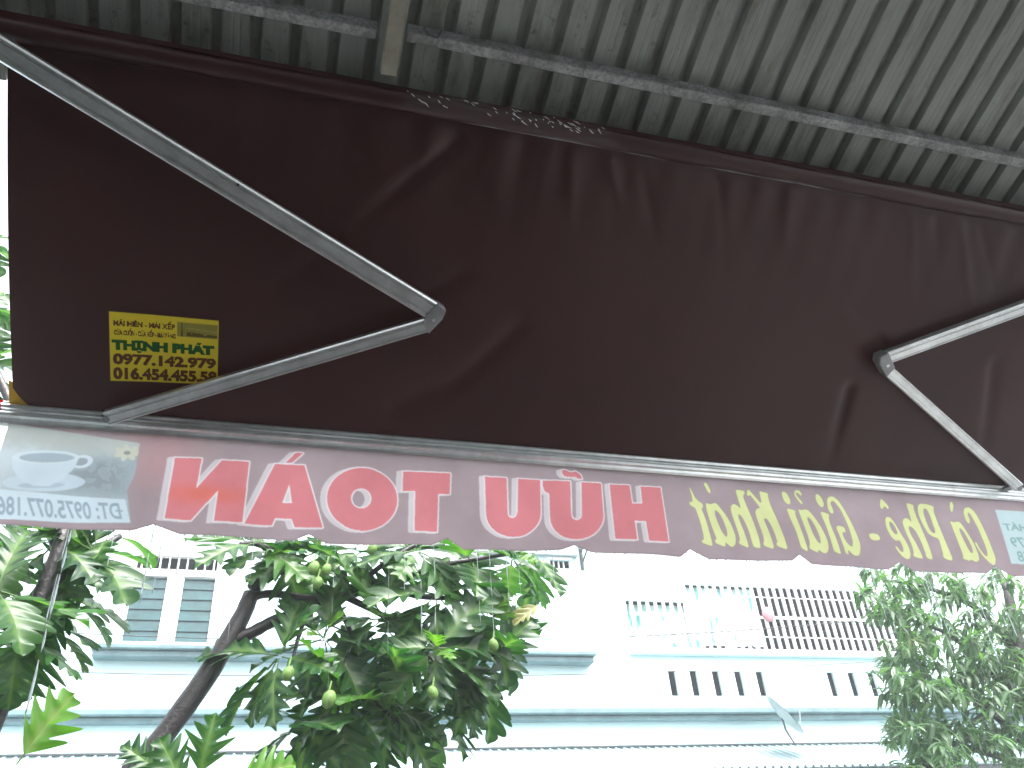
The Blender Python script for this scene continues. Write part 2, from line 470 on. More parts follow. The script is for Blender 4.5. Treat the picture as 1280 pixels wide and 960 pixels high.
# the cloth is cut to a rounded corner at the front left
SSx = SS.copy()
cut = np.clip(1-(XX-AX0)/0.05, 0, 1)
SSx = SS*(1-(0.055*cut**1.6)/SL)
PX = XX; PY = TUBE.y+SSx*sdir.y+D*snor.y; PZ = TUBE.z+SSx*sdir.z+D*snor.z
def grid_mesh(name, PX, PY, PZ, colors=None):
    nr, nc = PX.shape
    m = bpy.data.meshes.new(name)
    co = np.stack([PX, PY, PZ], -1).reshape(-1, 3).astype(np.float32)
    idx = np.arange(nr*nc).reshape(nr, nc)
    q = np.stack([idx[:-1, :-1], idx[1:, :-1], idx[1:, 1:], idx[:-1, 1:]], -1).reshape(-1, 4).astype(np.int32)
    m.vertices.add(len(co)); m.vertices.foreach_set('co', co.ravel())
    m.loops.add(q.size); m.loops.foreach_set('vertex_index', q.ravel())
    m.polygons.add(len(q)); m.polygons.foreach_set('loop_start', np.arange(0, q.size, 4, dtype=np.int32))
    m.polygons.foreach_set('loop_total', np.full(len(q), 4, np.int32))
    m.update(calc_edges=True)
    m.polygons.foreach_set('use_smooth', np.ones(len(q), bool))
    if colors is not None:
        a = m.color_attributes.new('print', 'FLOAT_COLOR', 'POINT')
        rgba = np.ones((nr*nc, 4), np.float32); rgba[:, :3] = colors.reshape(-1, 3)
        a.data.foreach_set('color', rgba.ravel())
    return m
def cloth_z(X, s):
    i = int(round((X-AX0)/(AX1-AX0)*(NX-1))); j = int(round(s/SL*(NS-1)))
    return float(D[min(max(j, 0), NS-1), min(max(i, 0), NX-1)])
canopy = link('canopy_fabric', grid_mesh('canopy_fabric', PX, PY, PZ), awn, M['canvas'])

# roller with the rolled cloth, and the flap above it
tub = MB()
path = []; rr = []
n = 90
for i in range(n+1):
    x = AX0-0.06 + (AX1-AX0+0.12)*i/n
    path.append((x, TUBE.y-0.020, TUBE.z+0.020+0.004*math.sin(x*1.3)))
    rr.append(0.030+0.0015*math.sin(x*7.1)+0.001*math.sin(x*23.0))
tub.tube(path, rr, 20).build('roller_tube', M['canvas'], awn, smooth=True)
flap = MB()
fp = [(-0.052, 0.022), (-0.050, 0.046), (-0.030, 0.060), (0.030, 0.064), (0.030, 0.061), (-0.028, 0.056), (-0.047, 0.044), (-0.049, 0.022)]
flap.prism([(a, b) for a, b in fp], Vector((AX0-0.05, TUBE.y, TUBE.z)), Vector((AX1+0.05, TUBE.y, TUBE.z)), Vector((0, 1, 0)), Vector((0, 0, 1))).build('roller_hood', M['canvas'], awn)
# torn clear plastic still wrapped round part of the roller
rp = random.Random(9)
pl = MB(); a0, a1 = 0.22, 0.92; nx_, na = 140, 10
vs = []; fs = []
for i in range(nx_+1):
    x = a0+(a1-a0)*i/nx_
    for j in range(na+1):
        q = rad(150+j*13); r_ = 0.034+rp.uniform(-0.0016, 0.0022)-0.008*max(0, 1-min(i, nx_-i)/14)
        vs.append((x+rp.uniform(-.002, .002), TUBE.y-0.020+math.cos(q)*r_, TUBE.z+0.020+math.sin(q)*r_))
for i in range(nx_):
    for j in range(na): fs.append((i*(na+1)+j, (i+1)*(na+1)+j, (i+1)*(na+1)+j+1, i*(na+1)+j+1))
plo = pl.add(vs, fs).build('plastic_wrap', M['plastic'], awn)
fl = MB()
for i in range(58):      # white flecks standing in for glints on the wrap
    x = a0+0.02+(a1-a0-0.03)*rp.random()**0.8; q = rad(rp.uniform(168, 225)); L = rp.uniform(0.006, 0.026)
    dx = L*rp.uniform(0.4, 1); pts = []
    for s_ in (0, 0.5, 1.0):
        r_ = 0.0385+rp.uniform(0, .002); qq = q+s_*L*rp.uniform(8, 13)
        pts.append((x+dx*s_, TUBE.y-0.020+math.cos(qq)*r_, TUBE.z+0.020+math.sin(qq)*r_))
    fl.tube(pts, [0.0005, 0.0015, 0.0004], 4)
flo = fl.build('glint_fleck', M['plastic_glint'], plo); tag(flo, kind='stuff')

# front bar: aluminium extrusion with lips and grooves
def bar_profile():
    return [(-0.016, 0.034), (0.012, 0.034), (0.018, 0.026), (0.020, -0.030), (0.014, -0.036), (-0.004, -0.036), (-0.010, -0.030),
            (-0.012, -0.022), (-0.020, -0.018), (-0.023, -0.010), (-0.020, -0.004), (-0.015, -0.002), (-0.015, 0.004), (-0.022, 0.007), (-0.025, 0.015), (-0.022, 0.022), (-0.017, 0.024), (-0.017, 0.029), (-0.021, 0.031)]
bp_ = bar_profile()
MB().prism(bp_, Vector((AX0-0.03, 2.405, 2.975)), Vector((AX1+0.03, 2.405, 2.975)), Vector((0, 1, 0)), Vector((0, 0, 1))).build('front_bar', M['alu'], awn)
for xe, sg in ((AX0-0.03, -1), (AX1+0.03, 1)):
    cap = [(a*1.06, b*1.05) for a, b in bp_]
    MB().prism(cap, Vector((xe, 2.405, 2.975)), Vector((xe+sg*0.022, 2.405, 2.975)), Vector((0, 1, 0)), Vector((0, 0, 1))).build('end_cap', M['red_cap'], awn)
# yellow edging that shows past the cut corner of the cloth
yp = [(AX0-0.012, SL-0.075), (AX0+0.012, SL-0.065), (AX0+0.055, SL-0.012), (AX0+0.06, SL+0.0), (AX0-0.012, SL+0.0)]
yv = [tuple(Vector((x, TUBE.y+s*sdir.y, TUBE.z+s*sdir.z))+snor*0.006) for x, s in yp] + [tuple(Vector((x, TUBE.y+s*sdir.y, TUBE.z+s*sdir.z))+snor*0.008) for x, s in yp]
MB().add(yv, [(4,3,2,1,0), (5,6,7,8,9)]+[(i, (i+1) % 5, 5+(i+1) % 5, 5+i) for i in range(5)]).build('edging', M['yellow_trim'], awn)

# folding arms
def arm_prof(w, h):
    w2, h2 = w/2, h/2; g = w*0.09
    return [(-w2, -h2*0.7), (-w2+g, -h2), (-w2+2*g, -h2), (-w2+2.3*g, -h2+g*0.9), (-w2+3.4*g, -h2+g*0.9), (-w2+3.7*g, -h2), (w2-3.0*g, -h2), (w2-2.7*g, -h2+g*0.9), (w2-2.0*g, -h2+g*0.9), (w2-1.7*g, -h2), (w2-g, -h2), (w2, -h2*0.7), (w2, h2*0.7), (w2-g, h2), (-w2+g, h2), (-w2, h2*0.7)]
ARM_OFF = 0.055
def arm(pts_sh, elbow_a, elbow_b, pts_end, w1, w2, flip):
    root = bpy.data.objects.new('folding_arm', None); COL.objects.link(root); root.parent = awn
    S = to_plane(*pts_sh, ARM_OFF)[2] if len(pts_sh) == 2 else Vector(pts_sh)
    Ea = to_plane(*elbow_a, ARM_OFF)[2]; Eb = to_plane(*elbow_b, ARM_OFF)[2]; F = to_plane(*pts_end, ARM_OFF)[2]
    def seg(a, b, w, h, nm):
        t = (b-a).normalized(); rt = t.cross(snor).normalized()
        return MB().prism(arm_prof(w, h), a, b, rt, snor).build(nm, M['alu'], root)
    seg(S, Ea, w1, 0.034, 'upper_arm'); seg(Eb, F, w2, 0.030, 'fore_arm')
    # elbow casting: a plate-like knuckle that closes over both sections
    t1 = (Ea-S).normalized(); t2 = (F-Eb).normalized(); out = (t1-t2).normalized()
    r1 = t1.cross(snor).normalized()*(1 if t1.cross(snor).dot(t2) < 0 else -1)
    r2 = t2.cross(snor).normalized()*(1 if t2.cross(snor).dot(t1) < 0 else -1)
    cand = [Ea+r1*w1*0.53-t1*0.004, Ea-r1*w1*0.53-t1*0.004, Ea+r1*w1*0.45+t1*0.030, Ea-r1*w1*0.1+t1*0.036, Eb+r2*w2*0.55+t2*0.006, Eb-r2*w2*0.55+t2*0.006, Eb+r2*w2*0.50-t2*0.014, Eb-t2*0.022]
    O_ = (Ea+Eb)/2; e1 = Vector((1, 0, 0)); e2 = snor.cross(e1)
    q2 = sorted([((p-O_).dot(e1), (p-O_).dot(e2)) for p in cand])
    def half(ps):
        h_ = []
        for p in ps:
            while len(h_) > 1 and (h_[-1][0]-h_[-2][0])*(p[1]-h_[-2][1])-(h_[-1][1]-h_[-2][1])*(p[0]-h_[-2][0]) <= 0: h_.pop()
            h_.append(p)
        return h_[:-1]
    poly = [O_+e1*a_+e2*b_ for a_, b_ in half(q2)+half(q2[::-1])]
    n = len(poly)
    vs = [p-snor*0.024 for p in poly]+[p+snor*0.024 for p in poly]
    MB().add(vs, [tuple(range(n)), tuple(range(2*n-1, n-1, -1))]+[(i, n+i, n+(i+1) % n, (i+1) % n) for i in range(n)]).build('elbow_joint', M['alu_dark'], root, bevel=0.003)
    pin = (Ea+Eb)/2+out*0.008
    MB().tube([pin-snor*0.027, pin+snor*0.027], 0.006, 10).build('pivot_pin', M['alu'], root, smooth=False)
    # bracket holding the forearm to the front bar
    MB().tube([F-snor*0.016, F+snor*0.02], 0.011, 10).build('pivot_pin', M['alu_dark'], root)
    b = MB()
    b.prism([(-0.02, -0.006), (0.02, -0.006), (0.02, 0.006), (-0.02, 0.006)], F+snor*0.012, Vector((F.x, 2.395, 2.985)), Vector((1, 0, 0)), snor)
    b.build('bar_bracket', M['alu_dark'], root)
    # small screw on the upper arm
    mid = S.lerp(Ea, 0.52)
    MB().tube([mid-snor*0.019+t1.cross(snor)*w1*0.36, mid-snor*0.0145+t1.cross(snor)*w1*0.36], 0.004, 6).build('screw', M['dark_frame'], root)
    # shoulder bracket at the roller
    MB().box(S.x-0.03, S.x+0.03, S.y-0.06, S.y+0.02, S.z-0.10, S.z+0.09).build('shoulder_bracket', M['alu_dark'], root, bevel=0.004)
    return root
la = arm((-42, 34), (541, 388), (534, 405), (134, 522), 0.060, 0.046, 1)
ra_e = to_plane(1104, 448, ARM_OFF)[2]; ra_d = (to_plane(1280, 384, ARM_OFF)[2]-ra_e).normalized()
sh = ra_e+ra_d*1.22
ra = arm((sh.x, sh.y, sh.z), (1106, 447), (1108, 462), (1272, 608), 0.048, 0.040, -1)

# ------------------------------------------------------------------ flat print: rasterised in code
def poly_mask(mask, pts, ox, oz, res, val=True):
    """even-odd fill of a world polygon (X, z) into a mask whose row 0 is the top"""
    P = np.array(pts, float); px = (P[:, 0]-ox)/res; py = (oz-P[:, 1])/res
    h, w = mask.shape
    x0, x1 = int(max(px.min()-1, 0)), int(min(px.max()+2, w)); y0, y1 = int(max(py.min()-1, 0)), int(min(py.max()+2, h))
    if x1 <= x0 or y1 <= y0: return
    gx, gy = np.meshgrid(np.arange(x0, x1)+0.5, np.arange(y0, y1)+0.5)
    ins = np.zeros(gx.shape, bool); n = len(px)
    for i in range(n):
        j = (i-1) % n
        if py[i] == py[j]: continue
        c = ((py[i] > gy) != (py[j] > gy)) & (gx < (px[j]-px[i])*(gy-py[i])/(py[j]-py[i])+px[i])
        ins ^= c
    mask[y0:y1, x0:x1][ins] = val
def dilate(m, r):
    out = m.copy(); R = int(math.ceil(r))
    for dy in range(-R, R+1):
        for dx in range(-R, R+1):
            if dx*dx+dy*dy <= r*r: out |= np.roll(np.roll(m, dy, 0), dx, 1)
    return out
def text_tris(body, offset=0.0, shear=0.0, space=1.0):
    c = bpy.data.curves.new('t', 'FONT'); c.body = body; c.offset = offset; c.resolution_u = 4; c.shear = shear; c.space_character = space
    o = bpy.data.objects.new('t', c); COL.objects.link(o); bpy.context.view_layer.update()
    m = o.to_mesh(); m.calc_loop_triangles()
    V_ = np.array([v.co[:2] for v in m.vertices]); T = np.array([t.vertices[:] for t in m.loop_triangles])
    o.to_mesh_clear(); bpy.data.objects.remove(o); bpy.data.curves.remove(c)
    return V_, T
def quad_map(u, v, q):
    """unit square (u right, v down) -> quad given as TL, TR, BR, BL"""
    tl, tr, br, bl = [np.array(p) for p in q]
    u = u[:, None]; v = v[:, None]
    return (tl*(1-u)+tr*u)*(1-v)+(bl*(1-u)+br*u)*v
def text_mask(mask, body, q, ox, oz, res, offset=0.0, mirror=False, shear=0.0, space=1.0, vbox=None):
    V_, T = text_tris(body, offset, shear, space)
    mn, mx_ = V_.min(0), V_.max(0)
    if vbox: mn[1], mx_[1] = vbox
    u = (V_[:, 0]-mn[0])/(mx_[0]-mn[0]); v = 1-(V_[:, 1]-mn[1])/(mx_[1]-mn[1])
    if mirror: u = 1-u
    W = quad_map(u, v, q)
    for t in T: poly_mask(mask, W[t], ox, oz, res)

# valance print
RES = 0.00125; VX0, VZ1 = AX0-0.02, 2.945
VH, VW = int(0.36/RES), int((AX1+0.02-VX0)/RES)
img = np.zeros((VH, VW, 3)); 
C_BASE = np.array((0.47, 0.35, 0.37)); C_RED = np.array((0.80, 0.26, 0.285)); C_WHITE = np.array((0.93, 0.83, 0.86)); C_YEL = np.array((0.82, 0.81, 0.40))
img[:] = C_BASE
gx = VX0+(np.arange(VW)+0.5)*RES; gz = VZ1-(np.arange(VH)+0.5)*RES
GX, GZ = np.meshgrid(gx, gz)
rngp = np.random.default_rng(3)
def vnoise(w, h, cell, rg):
    g = rg.random((h//cell+3, w//cell+3)); yy = np.arange(h)/cell; xx = np.arange(w)/cell
    yi = yy.astype(int); xi = xx.astype(int); fy = (yy-yi)[:, None]; fx = (xx-xi)[None, :]
    fy = fy*fy*(3-2*fy); fx = fx*fx*(3-2*fx)
    return (g[yi][:, xi]*(1-fy)+g[yi+1][:, xi]*fy)*(1-fx)+(g[yi][:, xi+1]*(1-fy)+g[yi+1][:, xi+1]*fy)*fx
# a redder streak of print beside the picture and across the first letters
red_band = np.exp(-((GX+0.33)/0.10)**2)*np.clip((GZ-2.72)/0.1, 0, 1)
img += (np.array((0.57, 0.33, 0.34))-C_BASE)*red_band[..., None]*0.8
img *= (0.95+0.1*vnoise(VW, VH, 90, rngp))[..., None]

LET = {
'N': [(-0.299,2.863),(-0.221,2.868),(-0.223,2.763),(-0.163,2.866),(-0.081,2.868),(-0.079,2.661),(-0.161,2.658),(-0.161,2.76),(-0.224,2.656),(-0.297,2.658)],
'A': [(-0.003,2.868),(0.088,2.871),(0.158,2.662),(0.073,2.659),(0.062,2.686),(0.013,2.685),(0.006,2.66),(-0.074,2.657)],
'AA': [(0.057,2.913),(0.081,2.914),(0.048,2.876),(0.027,2.875)],
'T': [(0.403,2.874),(0.563,2.879),(0.559,2.801),(0.52,2.799),(0.514,2.665),(0.44,2.664),(0.443,2.804),(0.401,2.801)],
'U1': [(0.681,2.876),(0.758,2.878),(0.754,2.75),(0.754,2.742),(0.757,2.735),(0.763,2.731),(0.769,2.73),(0.775,2.732),(0.781,2.737),(0.785,2.744),(0.787,2.752),(0.797,2.877),(0.877,2.878),(0.869,2.755),(0.865,2.735),(0.856,2.716),(0.843,2.699),(0.827,2.685),(0.808,2.673),(0.787,2.666),(0.766,2.663),(0.745,2.664),(0.726,2.669),(0.709,2.678),(0.695,2.69),(0.685,2.706),(0.679,2.724),(0.678,2.743)],
'U2': [(0.908,2.879),(0.986,2.881),(0.975,2.753),(0.976,2.744),(0.979,2.737),(0.984,2.733),(0.991,2.731),(0.998,2.734),(1.005,2.739),(1.01,2.746),(1.012,2.755),(1.027,2.88),(1.101,2.881),(1.091,2.755),(1.086,2.735),(1.076,2.715),(1.062,2.697),(1.045,2.682),(1.025,2.671),(1.004,2.663),(0.983,2.66),(0.962,2.661),(0.943,2.666),(0.927,2.675),(0.913,2.689),(0.904,2.705),(0.899,2.723),(0.899,2.743)],
'horn': [(0.910,2.879),(0.886,2.877),(0.884,2.856),(0.889,2.836),(0.906,2.826)],
'tilde': [(0.96,2.921),(0.972,2.926),(0.99,2.917),(1.011,2.922),(1.028,2.910),(1.032,2.892),(1.016,2.893),(1.008,2.899),(0.983,2.897),(0.968,2.899),(0.96,2.91)],
'H': [(1.132,2.88),(1.208,2.881),(1.205,2.808),(1.244,2.811),(1.25,2.88),(1.329,2.882),(1.319,2.67),(1.242,2.667),(1.244,2.741),(1.202,2.74),(1.199,2.669),(1.12,2.669)],
}
def ell(cx, cz, rx, rz, n=40): return [(cx+rx*math.cos(2*math.pi*i/n), cz+rz*math.sin(2*math.pi*i/n)) for i in range(n)]
red = np.zeros((VH, VW), bool)
for kx_, pts in LET.items(): poly_mask(red, pts, VX0, VZ1, RES)
poly_mask(red, ell(0.2755, 2.768, 0.111, 0.109), VX0, VZ1, RES)
poly_mask(red, ell(0.271, 2.769, 0.032, 0.0345), VX0, VZ1, RES, False)
poly_mask(red, [(0.046,2.801),(0.059,2.739),(0.030,2.737)], VX0, VZ1, RES, False)
out = dilate(red, 3.2)
shadow = np.zeros_like(out); s = out.copy()
for i in range(15): shadow |= np.roll(np.roll(out, i//4, 0), -i, 1)
fade = np.clip(0.55+0.45*vnoise(VW, VH, 40, rngp), 0, 1)
shc = C_BASE+(C_WHITE-C_BASE)*0.62
img[shadow] = shc
img[out] = C_WHITE
img[red] = C_RED
warm = np.exp(-((GX+0.2)/0.13)**2-((GZ-2.745)/0.03)**2)
img += (np.array((0.90, 0.20, 0.14))-img)*(red*warm*0.7)[..., None]
# brush lettering
yel = np.zeros((VH, VW), bool)
BRUSH = [[(1.444,2.893),(1.449,2.889),(1.459,2.851),(1.47,2.836),(1.485,2.827),(1.482,2.813),(1.475,2.808),(1.482,2.775),(1.486,2.725),(1.487,2.672),(1.484,2.662),(1.472,2.666),(1.449,2.674),(1.448,2.685),(1.458,2.687),(1.46,2.724),(1.457,2.77),(1.45,2.811),(1.437,2.814),(1.43,2.825),(1.433,2.833),(1.445,2.832),(1.447,2.86)],
 [(1.497,2.834),(1.51,2.829),(1.522,2.83),(1.534,2.836),(1.544,2.831),(1.56,2.804),(1.576,2.769),(1.585,2.727),(1.585,2.696),(1.576,2.673),(1.561,2.663),(1.551,2.668),(1.539,2.682),(1.539,2.675),(1.534,2.663),(1.523,2.666),(1.5,2.675),(1.498,2.684),(1.508,2.692),(1.504,2.711),(1.499,2.749),(1.494,2.796)],
 [(1.634,2.897),(1.648,2.896),(1.671,2.895),(1.667,2.88),(1.659,2.874),(1.66,2.847),(1.667,2.811),(1.675,2.764),(1.68,2.705),(1.677,2.671),(1.672,2.663),(1.65,2.669),(1.647,2.68),(1.647,2.719),(1.641,2.758),(1.632,2.785),(1.623,2.796),(1.618,2.792),(1.619,2.764),(1.626,2.729),(1.63,2.683),(1.628,2.664),(1.614,2.669),(1.593,2.678),(1.593,2.687),(1.6,2.691),(1.601,2.72),(1.596,2.763),(1.592,2.802),(1.595,2.822),(1.604,2.833),(1.614,2.836),(1.627,2.828),(1.635,2.819),(1.635,2.845),(1.633,2.878)],
 [(1.732,2.898),(1.748,2.894),(1.768,2.892),(1.762,2.871),(1.763,2.842),(1.771,2.798),(1.778,2.75),(1.782,2.707),(1.782,2.672),(1.777,2.663),(1.759,2.669),(1.741,2.678),(1.743,2.687),(1.749,2.692),(1.748,2.725),(1.741,2.764),(1.732,2.783),(1.724,2.785),(1.72,2.778),(1.723,2.759),(1.728,2.72),(1.73,2.677),(1.725,2.663),(1.708,2.668),(1.69,2.677),(1.692,2.687),(1.697,2.695),(1.698,2.722),(1.693,2.769),(1.691,2.801),(1.695,2.815),(1.706,2.824),(1.717,2.826),(1.709,2.844),(1.695,2.868),(1.689,2.878),(1.679,2.871),(1.676,2.879),(1.681,2.896),(1.691,2.901),(1.698,2.889),(1.714,2.863),(1.728,2.843),(1.731,2.873)],
 [(1.509,2.914),(1.516,2.918),(1.524,2.907),(1.53,2.883),(1.524,2.871),(1.518,2.874),(1.508,2.902)],
 [(1.829,2.833),(1.848,2.83),(1.866,2.826),(1.859,2.811),(1.863,2.775),(1.868,2.731),(1.871,2.673),(1.865,2.663),(1.842,2.675),(1.842,2.695),(1.842,2.734),(1.835,2.773),(1.829,2.809)],
 [(1.828,2.9),(1.838,2.904),(1.85,2.896),(1.856,2.873),(1.853,2.854),(1.842,2.848),(1.83,2.857),(1.824,2.879)],
 [(1.974,2.9),(1.984,2.904),(1.996,2.896),(2.002,2.873),(1.998,2.854),(1.987,2.847),(1.975,2.856),(1.969,2.879)],
 [(1.883,2.904),(1.895,2.915),(1.909,2.913),(1.916,2.898),(1.911,2.889),(1.901,2.899),(1.893,2.903),(1.889,2.896),(1.895,2.882),(1.907,2.864),(1.905,2.854),(1.898,2.855),(1.888,2.873),(1.88,2.889)],
 [(1.878,2.833),(1.892,2.829),(1.913,2.835),(1.928,2.828),(1.945,2.8),(1.959,2.765),(1.97,2.721),(1.968,2.689),(1.954,2.665),(1.938,2.663),(1.928,2.67),(1.917,2.675),(1.915,2.663),(1.898,2.668),(1.878,2.677),(1.887,2.693),(1.889,2.717),(1.885,2.76),(1.881,2.8)],
 [(1.974,2.831),(1.993,2.828),(2.012,2.821),(2.004,2.808),(2.003,2.775),(2.011,2.727),(2.014,2.676),(2.012,2.662),(1.984,2.673),(1.984,2.694),(1.984,2.73),(1.981,2.778),(1.975,2.806)],
 [(2.017,2.874),(2.024,2.889),(2.04,2.899),(2.056,2.898),(2.072,2.882),(2.087,2.847),(2.099,2.806),(2.109,2.761),(2.114,2.721),(2.111,2.697),(2.094,2.664),(2.077,2.66),(2.064,2.665),(2.051,2.682),(2.047,2.678),(2.046,2.662),(2.033,2.669),(2.033,2.693),(2.03,2.733),(2.024,2.773),(2.041,2.778),(2.063,2.773),(2.063,2.751),(2.045,2.753),(2.046,2.729),(2.055,2.706),(2.072,2.695),(2.082,2.715),(2.084,2.752),(2.079,2.801),(2.069,2.846),(2.053,2.876),(2.041,2.88),(2.03,2.868),(2.036,2.841),(2.031,2.826),(2.018,2.826),(2.012,2.846)],
 [(2.163,2.757),(2.209,2.757),(2.213,2.731),(2.169,2.728)],
 [(2.269,2.904),(2.275,2.904),(2.298,2.872),(2.288,2.859),(2.278,2.876),(2.259,2.857),(2.255,2.872)],
 [(2.259,2.816),(2.27,2.829),(2.286,2.829),(2.299,2.806),(2.309,2.765),(2.324,2.722),(2.324,2.683),(2.313,2.661),(2.298,2.658),(2.282,2.669),(2.27,2.692),(2.266,2.711),(2.274,2.709),(2.284,2.688),(2.294,2.686),(2.299,2.706),(2.295,2.735),(2.277,2.73),(2.262,2.748),(2.254,2.781)],
 [(2.383,2.895),(2.417,2.888),(2.409,2.872),(2.409,2.836),(2.414,2.781),(2.418,2.727),(2.417,2.671),(2.41,2.659),(2.387,2.666),(2.389,2.684),(2.389,2.735),(2.38,2.779),(2.365,2.795),(2.354,2.792),(2.352,2.762),(2.363,2.724),(2.37,2.678),(2.368,2.661),(2.348,2.663),(2.329,2.672),(2.339,2.686),(2.341,2.723),(2.334,2.771),(2.334,2.806),(2.343,2.824),(2.358,2.83),(2.371,2.823),(2.376,2.809),(2.38,2.844),(2.38,2.872)],
 [(2.43,2.878),(2.445,2.894),(2.468,2.896),(2.5,2.891),(2.511,2.884),(2.501,2.867),(2.5,2.826),(2.502,2.781),(2.504,2.736),(2.507,2.692),(2.508,2.671),(2.502,2.66),(2.481,2.664),(2.467,2.673),(2.471,2.686),(2.475,2.72),(2.476,2.752),(2.457,2.753),(2.435,2.767),(2.425,2.807),(2.422,2.847)],
 [(2.597,2.91),(2.608,2.914),(2.61,2.896),(2.593,2.871),(2.584,2.866),(2.586,2.886)],
 [(2.562,2.828),(2.576,2.822),(2.596,2.828),(2.611,2.823),(2.623,2.788),(2.636,2.743),(2.638,2.694),(2.63,2.669),(2.613,2.659),(2.598,2.663),(2.589,2.667),(2.581,2.661),(2.552,2.67),(2.56,2.683),(2.56,2.724),(2.561,2.774),(2.56,2.81)],
 [(2.649,2.877),(2.663,2.892),(2.685,2.895),(2.705,2.876),(2.715,2.824),(2.72,2.763),(2.721,2.708),(2.719,2.678),(2.702,2.653),(2.691,2.652),(2.672,2.666),(2.652,2.695),(2.644,2.724),(2.642,2.744),(2.651,2.744),(2.656,2.715),(2.671,2.686),(2.683,2.689),(2.691,2.721),(2.689,2.782),(2.684,2.833),(2.677,2.866),(2.668,2.871),(2.663,2.862),(2.663,2.836),(2.653,2.82),(2.642,2.827),(2.642,2.856)]]
BRUSH_HOLES = [[(1.533,2.806),(1.545,2.791),(1.554,2.76),(1.558,2.722),(1.551,2.7),(1.541,2.709),(1.532,2.736),(1.526,2.77),(1.526,2.802)],
 [(1.914,2.805),(1.925,2.791),(1.936,2.759),(1.941,2.724),(1.937,2.698),(1.926,2.703),(1.915,2.734),(1.91,2.77),(1.907,2.796)],
 [(2.276,2.81),(2.286,2.808),(2.295,2.789),(2.297,2.762),(2.287,2.756),(2.278,2.766),(2.271,2.79)],
 [(2.455,2.872),(2.468,2.876),(2.475,2.861),(2.475,2.82),(2.474,2.779),(2.466,2.768),(2.451,2.778),(2.447,2.813),(2.448,2.849)],
 [(2.594,2.801),(2.607,2.79),(2.614,2.757),(2.618,2.718),(2.611,2.693),(2.599,2.699),(2.593,2.741),(2.589,2.781)]]
def smooth_poly(p, n=2):
    p = np.array(p)
    for _ in range(n):
        q = np.roll(p, -1, 0); p = np.stack([0.78*p+0.22*q, 0.22*p+0.78*q], 1).reshape(-1, 2)
    return p
for pts in BRUSH: poly_mask(yel, smooth_poly(pts), VX0, VZ1, RES)
for pts in BRUSH_HOLES: poly_mask(yel, smooth_poly(pts), VX0, VZ1, RES, False)
rim = dilate(yel, 2.2)
img[rim] = C_BASE*np.array((0.80, 0.86, 0.72))
img[yel] = C_YEL
# coffee picture
picm = np.zeros((VH, VW), bool)
poly_mask(picm, [(-0.83,2.945),(-0.405,2.905),(-0.400,2.80),(-0.412,2.74),(-0.405,2.715),(-0.383,2.635),(-0.83,2.625)], VX0, VZ1, RES)
nzs = vnoise(VW, VH, 14, rngp)*0.5+vnoise(VW, VH, 6, rngp)*0.3+vnoise(VW, VH, 32, rngp)*0.2
smoke = np.clip((-0.55-GX)/0.22+0.5*(GZ-2.78)/0.1, 0, 1)
pic = np.array((0.30, 0.36, 0.40))*(0.75+0.6*nzs[..., None])
pic = pic*(1-smoke[..., None])+np.array((0.72, 0.76, 0.80))*smoke[..., None]
topc = np.clip((GZ-2.845+0.05*(nzs-0.5))/0.035, 0, 1)[..., None]
pic = pic*(1-topc)+np.array((0.60, 0.57, 0.50))*topc
beans = np.exp(-((GX+0.50)/0.085)**4-((GZ-2.785)/0.055)**4)
pic = pic*(1-(beans*(0.30+0.55*(nzs > 0.5)))[..., None]*0.8)
fl_ = ((GX+0.43)/0.03)**2+((GZ-2.87)/0.018)**2 < 1
pic = pic*0.52+np.array((0.62, 0.65, 0.68))*0.48
img[picm] = pic[picm]
def paint(pts, col, clip=picm, a=1.0):
    m = np.zeros((VH, VW), bool); poly_mask(m, pts, VX0, VZ1, RES); m &= clip
    img[m] = img[m]*(1-a)+np.array(col)*a
def rot_ell(cx, cz, rx, rz, ang, n=48):
    c, s_ = math.cos(ang), math.sin(ang)
    return [(cx+rx*math.cos(2*math.pi*i/n)*c-rz*math.sin(2*math.pi*i/n)*s_, cz+rx*math.cos(2*math.pi*i/n)*s_+rz*math.sin(2*math.pi*i/n)*c) for i in range(n)]
paint(rot_ell(-0.635, 2.752, 0.105, 0.030, 0.10), (0.66, 0.73, 0.80), a=0.95)     # saucer
paint(rot_ell(-0.640, 2.742, 0.060, 0.010, 0.12), (0.48, 0.55, 0.63), a=0.7)
paint(rot_ell(-0.553, 2.828, 0.030, 0.022, 0.3), (0.74, 0.78, 0.84)); paint(rot_ell(-0.555, 2.827, 0.019, 0.013, 0.3), (0.40, 0.42, 0.46))
paint([(-0.735,2.822),(-0.725,2.785),(-0.695,2.752),(-0.66,2.738),(-0.62,2.740),(-0.588,2.768),(-0.568,2.805),(-0.563,2.838)], (0.70, 0.76, 0.83))
paint(rot_ell(-0.649, 2.833, 0.088, 0.024, 0.09), (0.74, 0.79, 0.84)); paint(rot_ell(-0.646, 2.832, 0.072, 0.016, 0.09), (0.46, 0.52, 0.58))
for i in range(7):
    b = i*0.9; paint(rot_ell(-0.435+0.022*math.cos(b), 2.868+0.014*math.sin(b), 0.016, 0.009, b), (0.70, 0.66, 0.56))
paint(rot_ell(-0.435, 2.868, 0.010, 0.007, 0), (0.36, 0.36, 0.34))
strip = [(-0.83,2.722),(-0.412,2.712),(-0.385,2.637),(-0.83,2.624)]
paint(strip, (0.72, 0.79, 0.85))
tx = np.zeros((VH, VW), bool)
text_mask(tx, "DT: 0975.077.186", [(-0.742,2.700),(-0.428,2.700),(-0.408,2.646),(-0.728,2.639)], VX0, VZ1, RES, 0.022, True)
poly_mask(tx, [(-0.412,2.676),(-0.432,2.676),(-0.432,2.671),(-0.412,2.671)], VX0, VZ1, RES)
img[tx & picm] = (0.38, 0.45, 0.52)
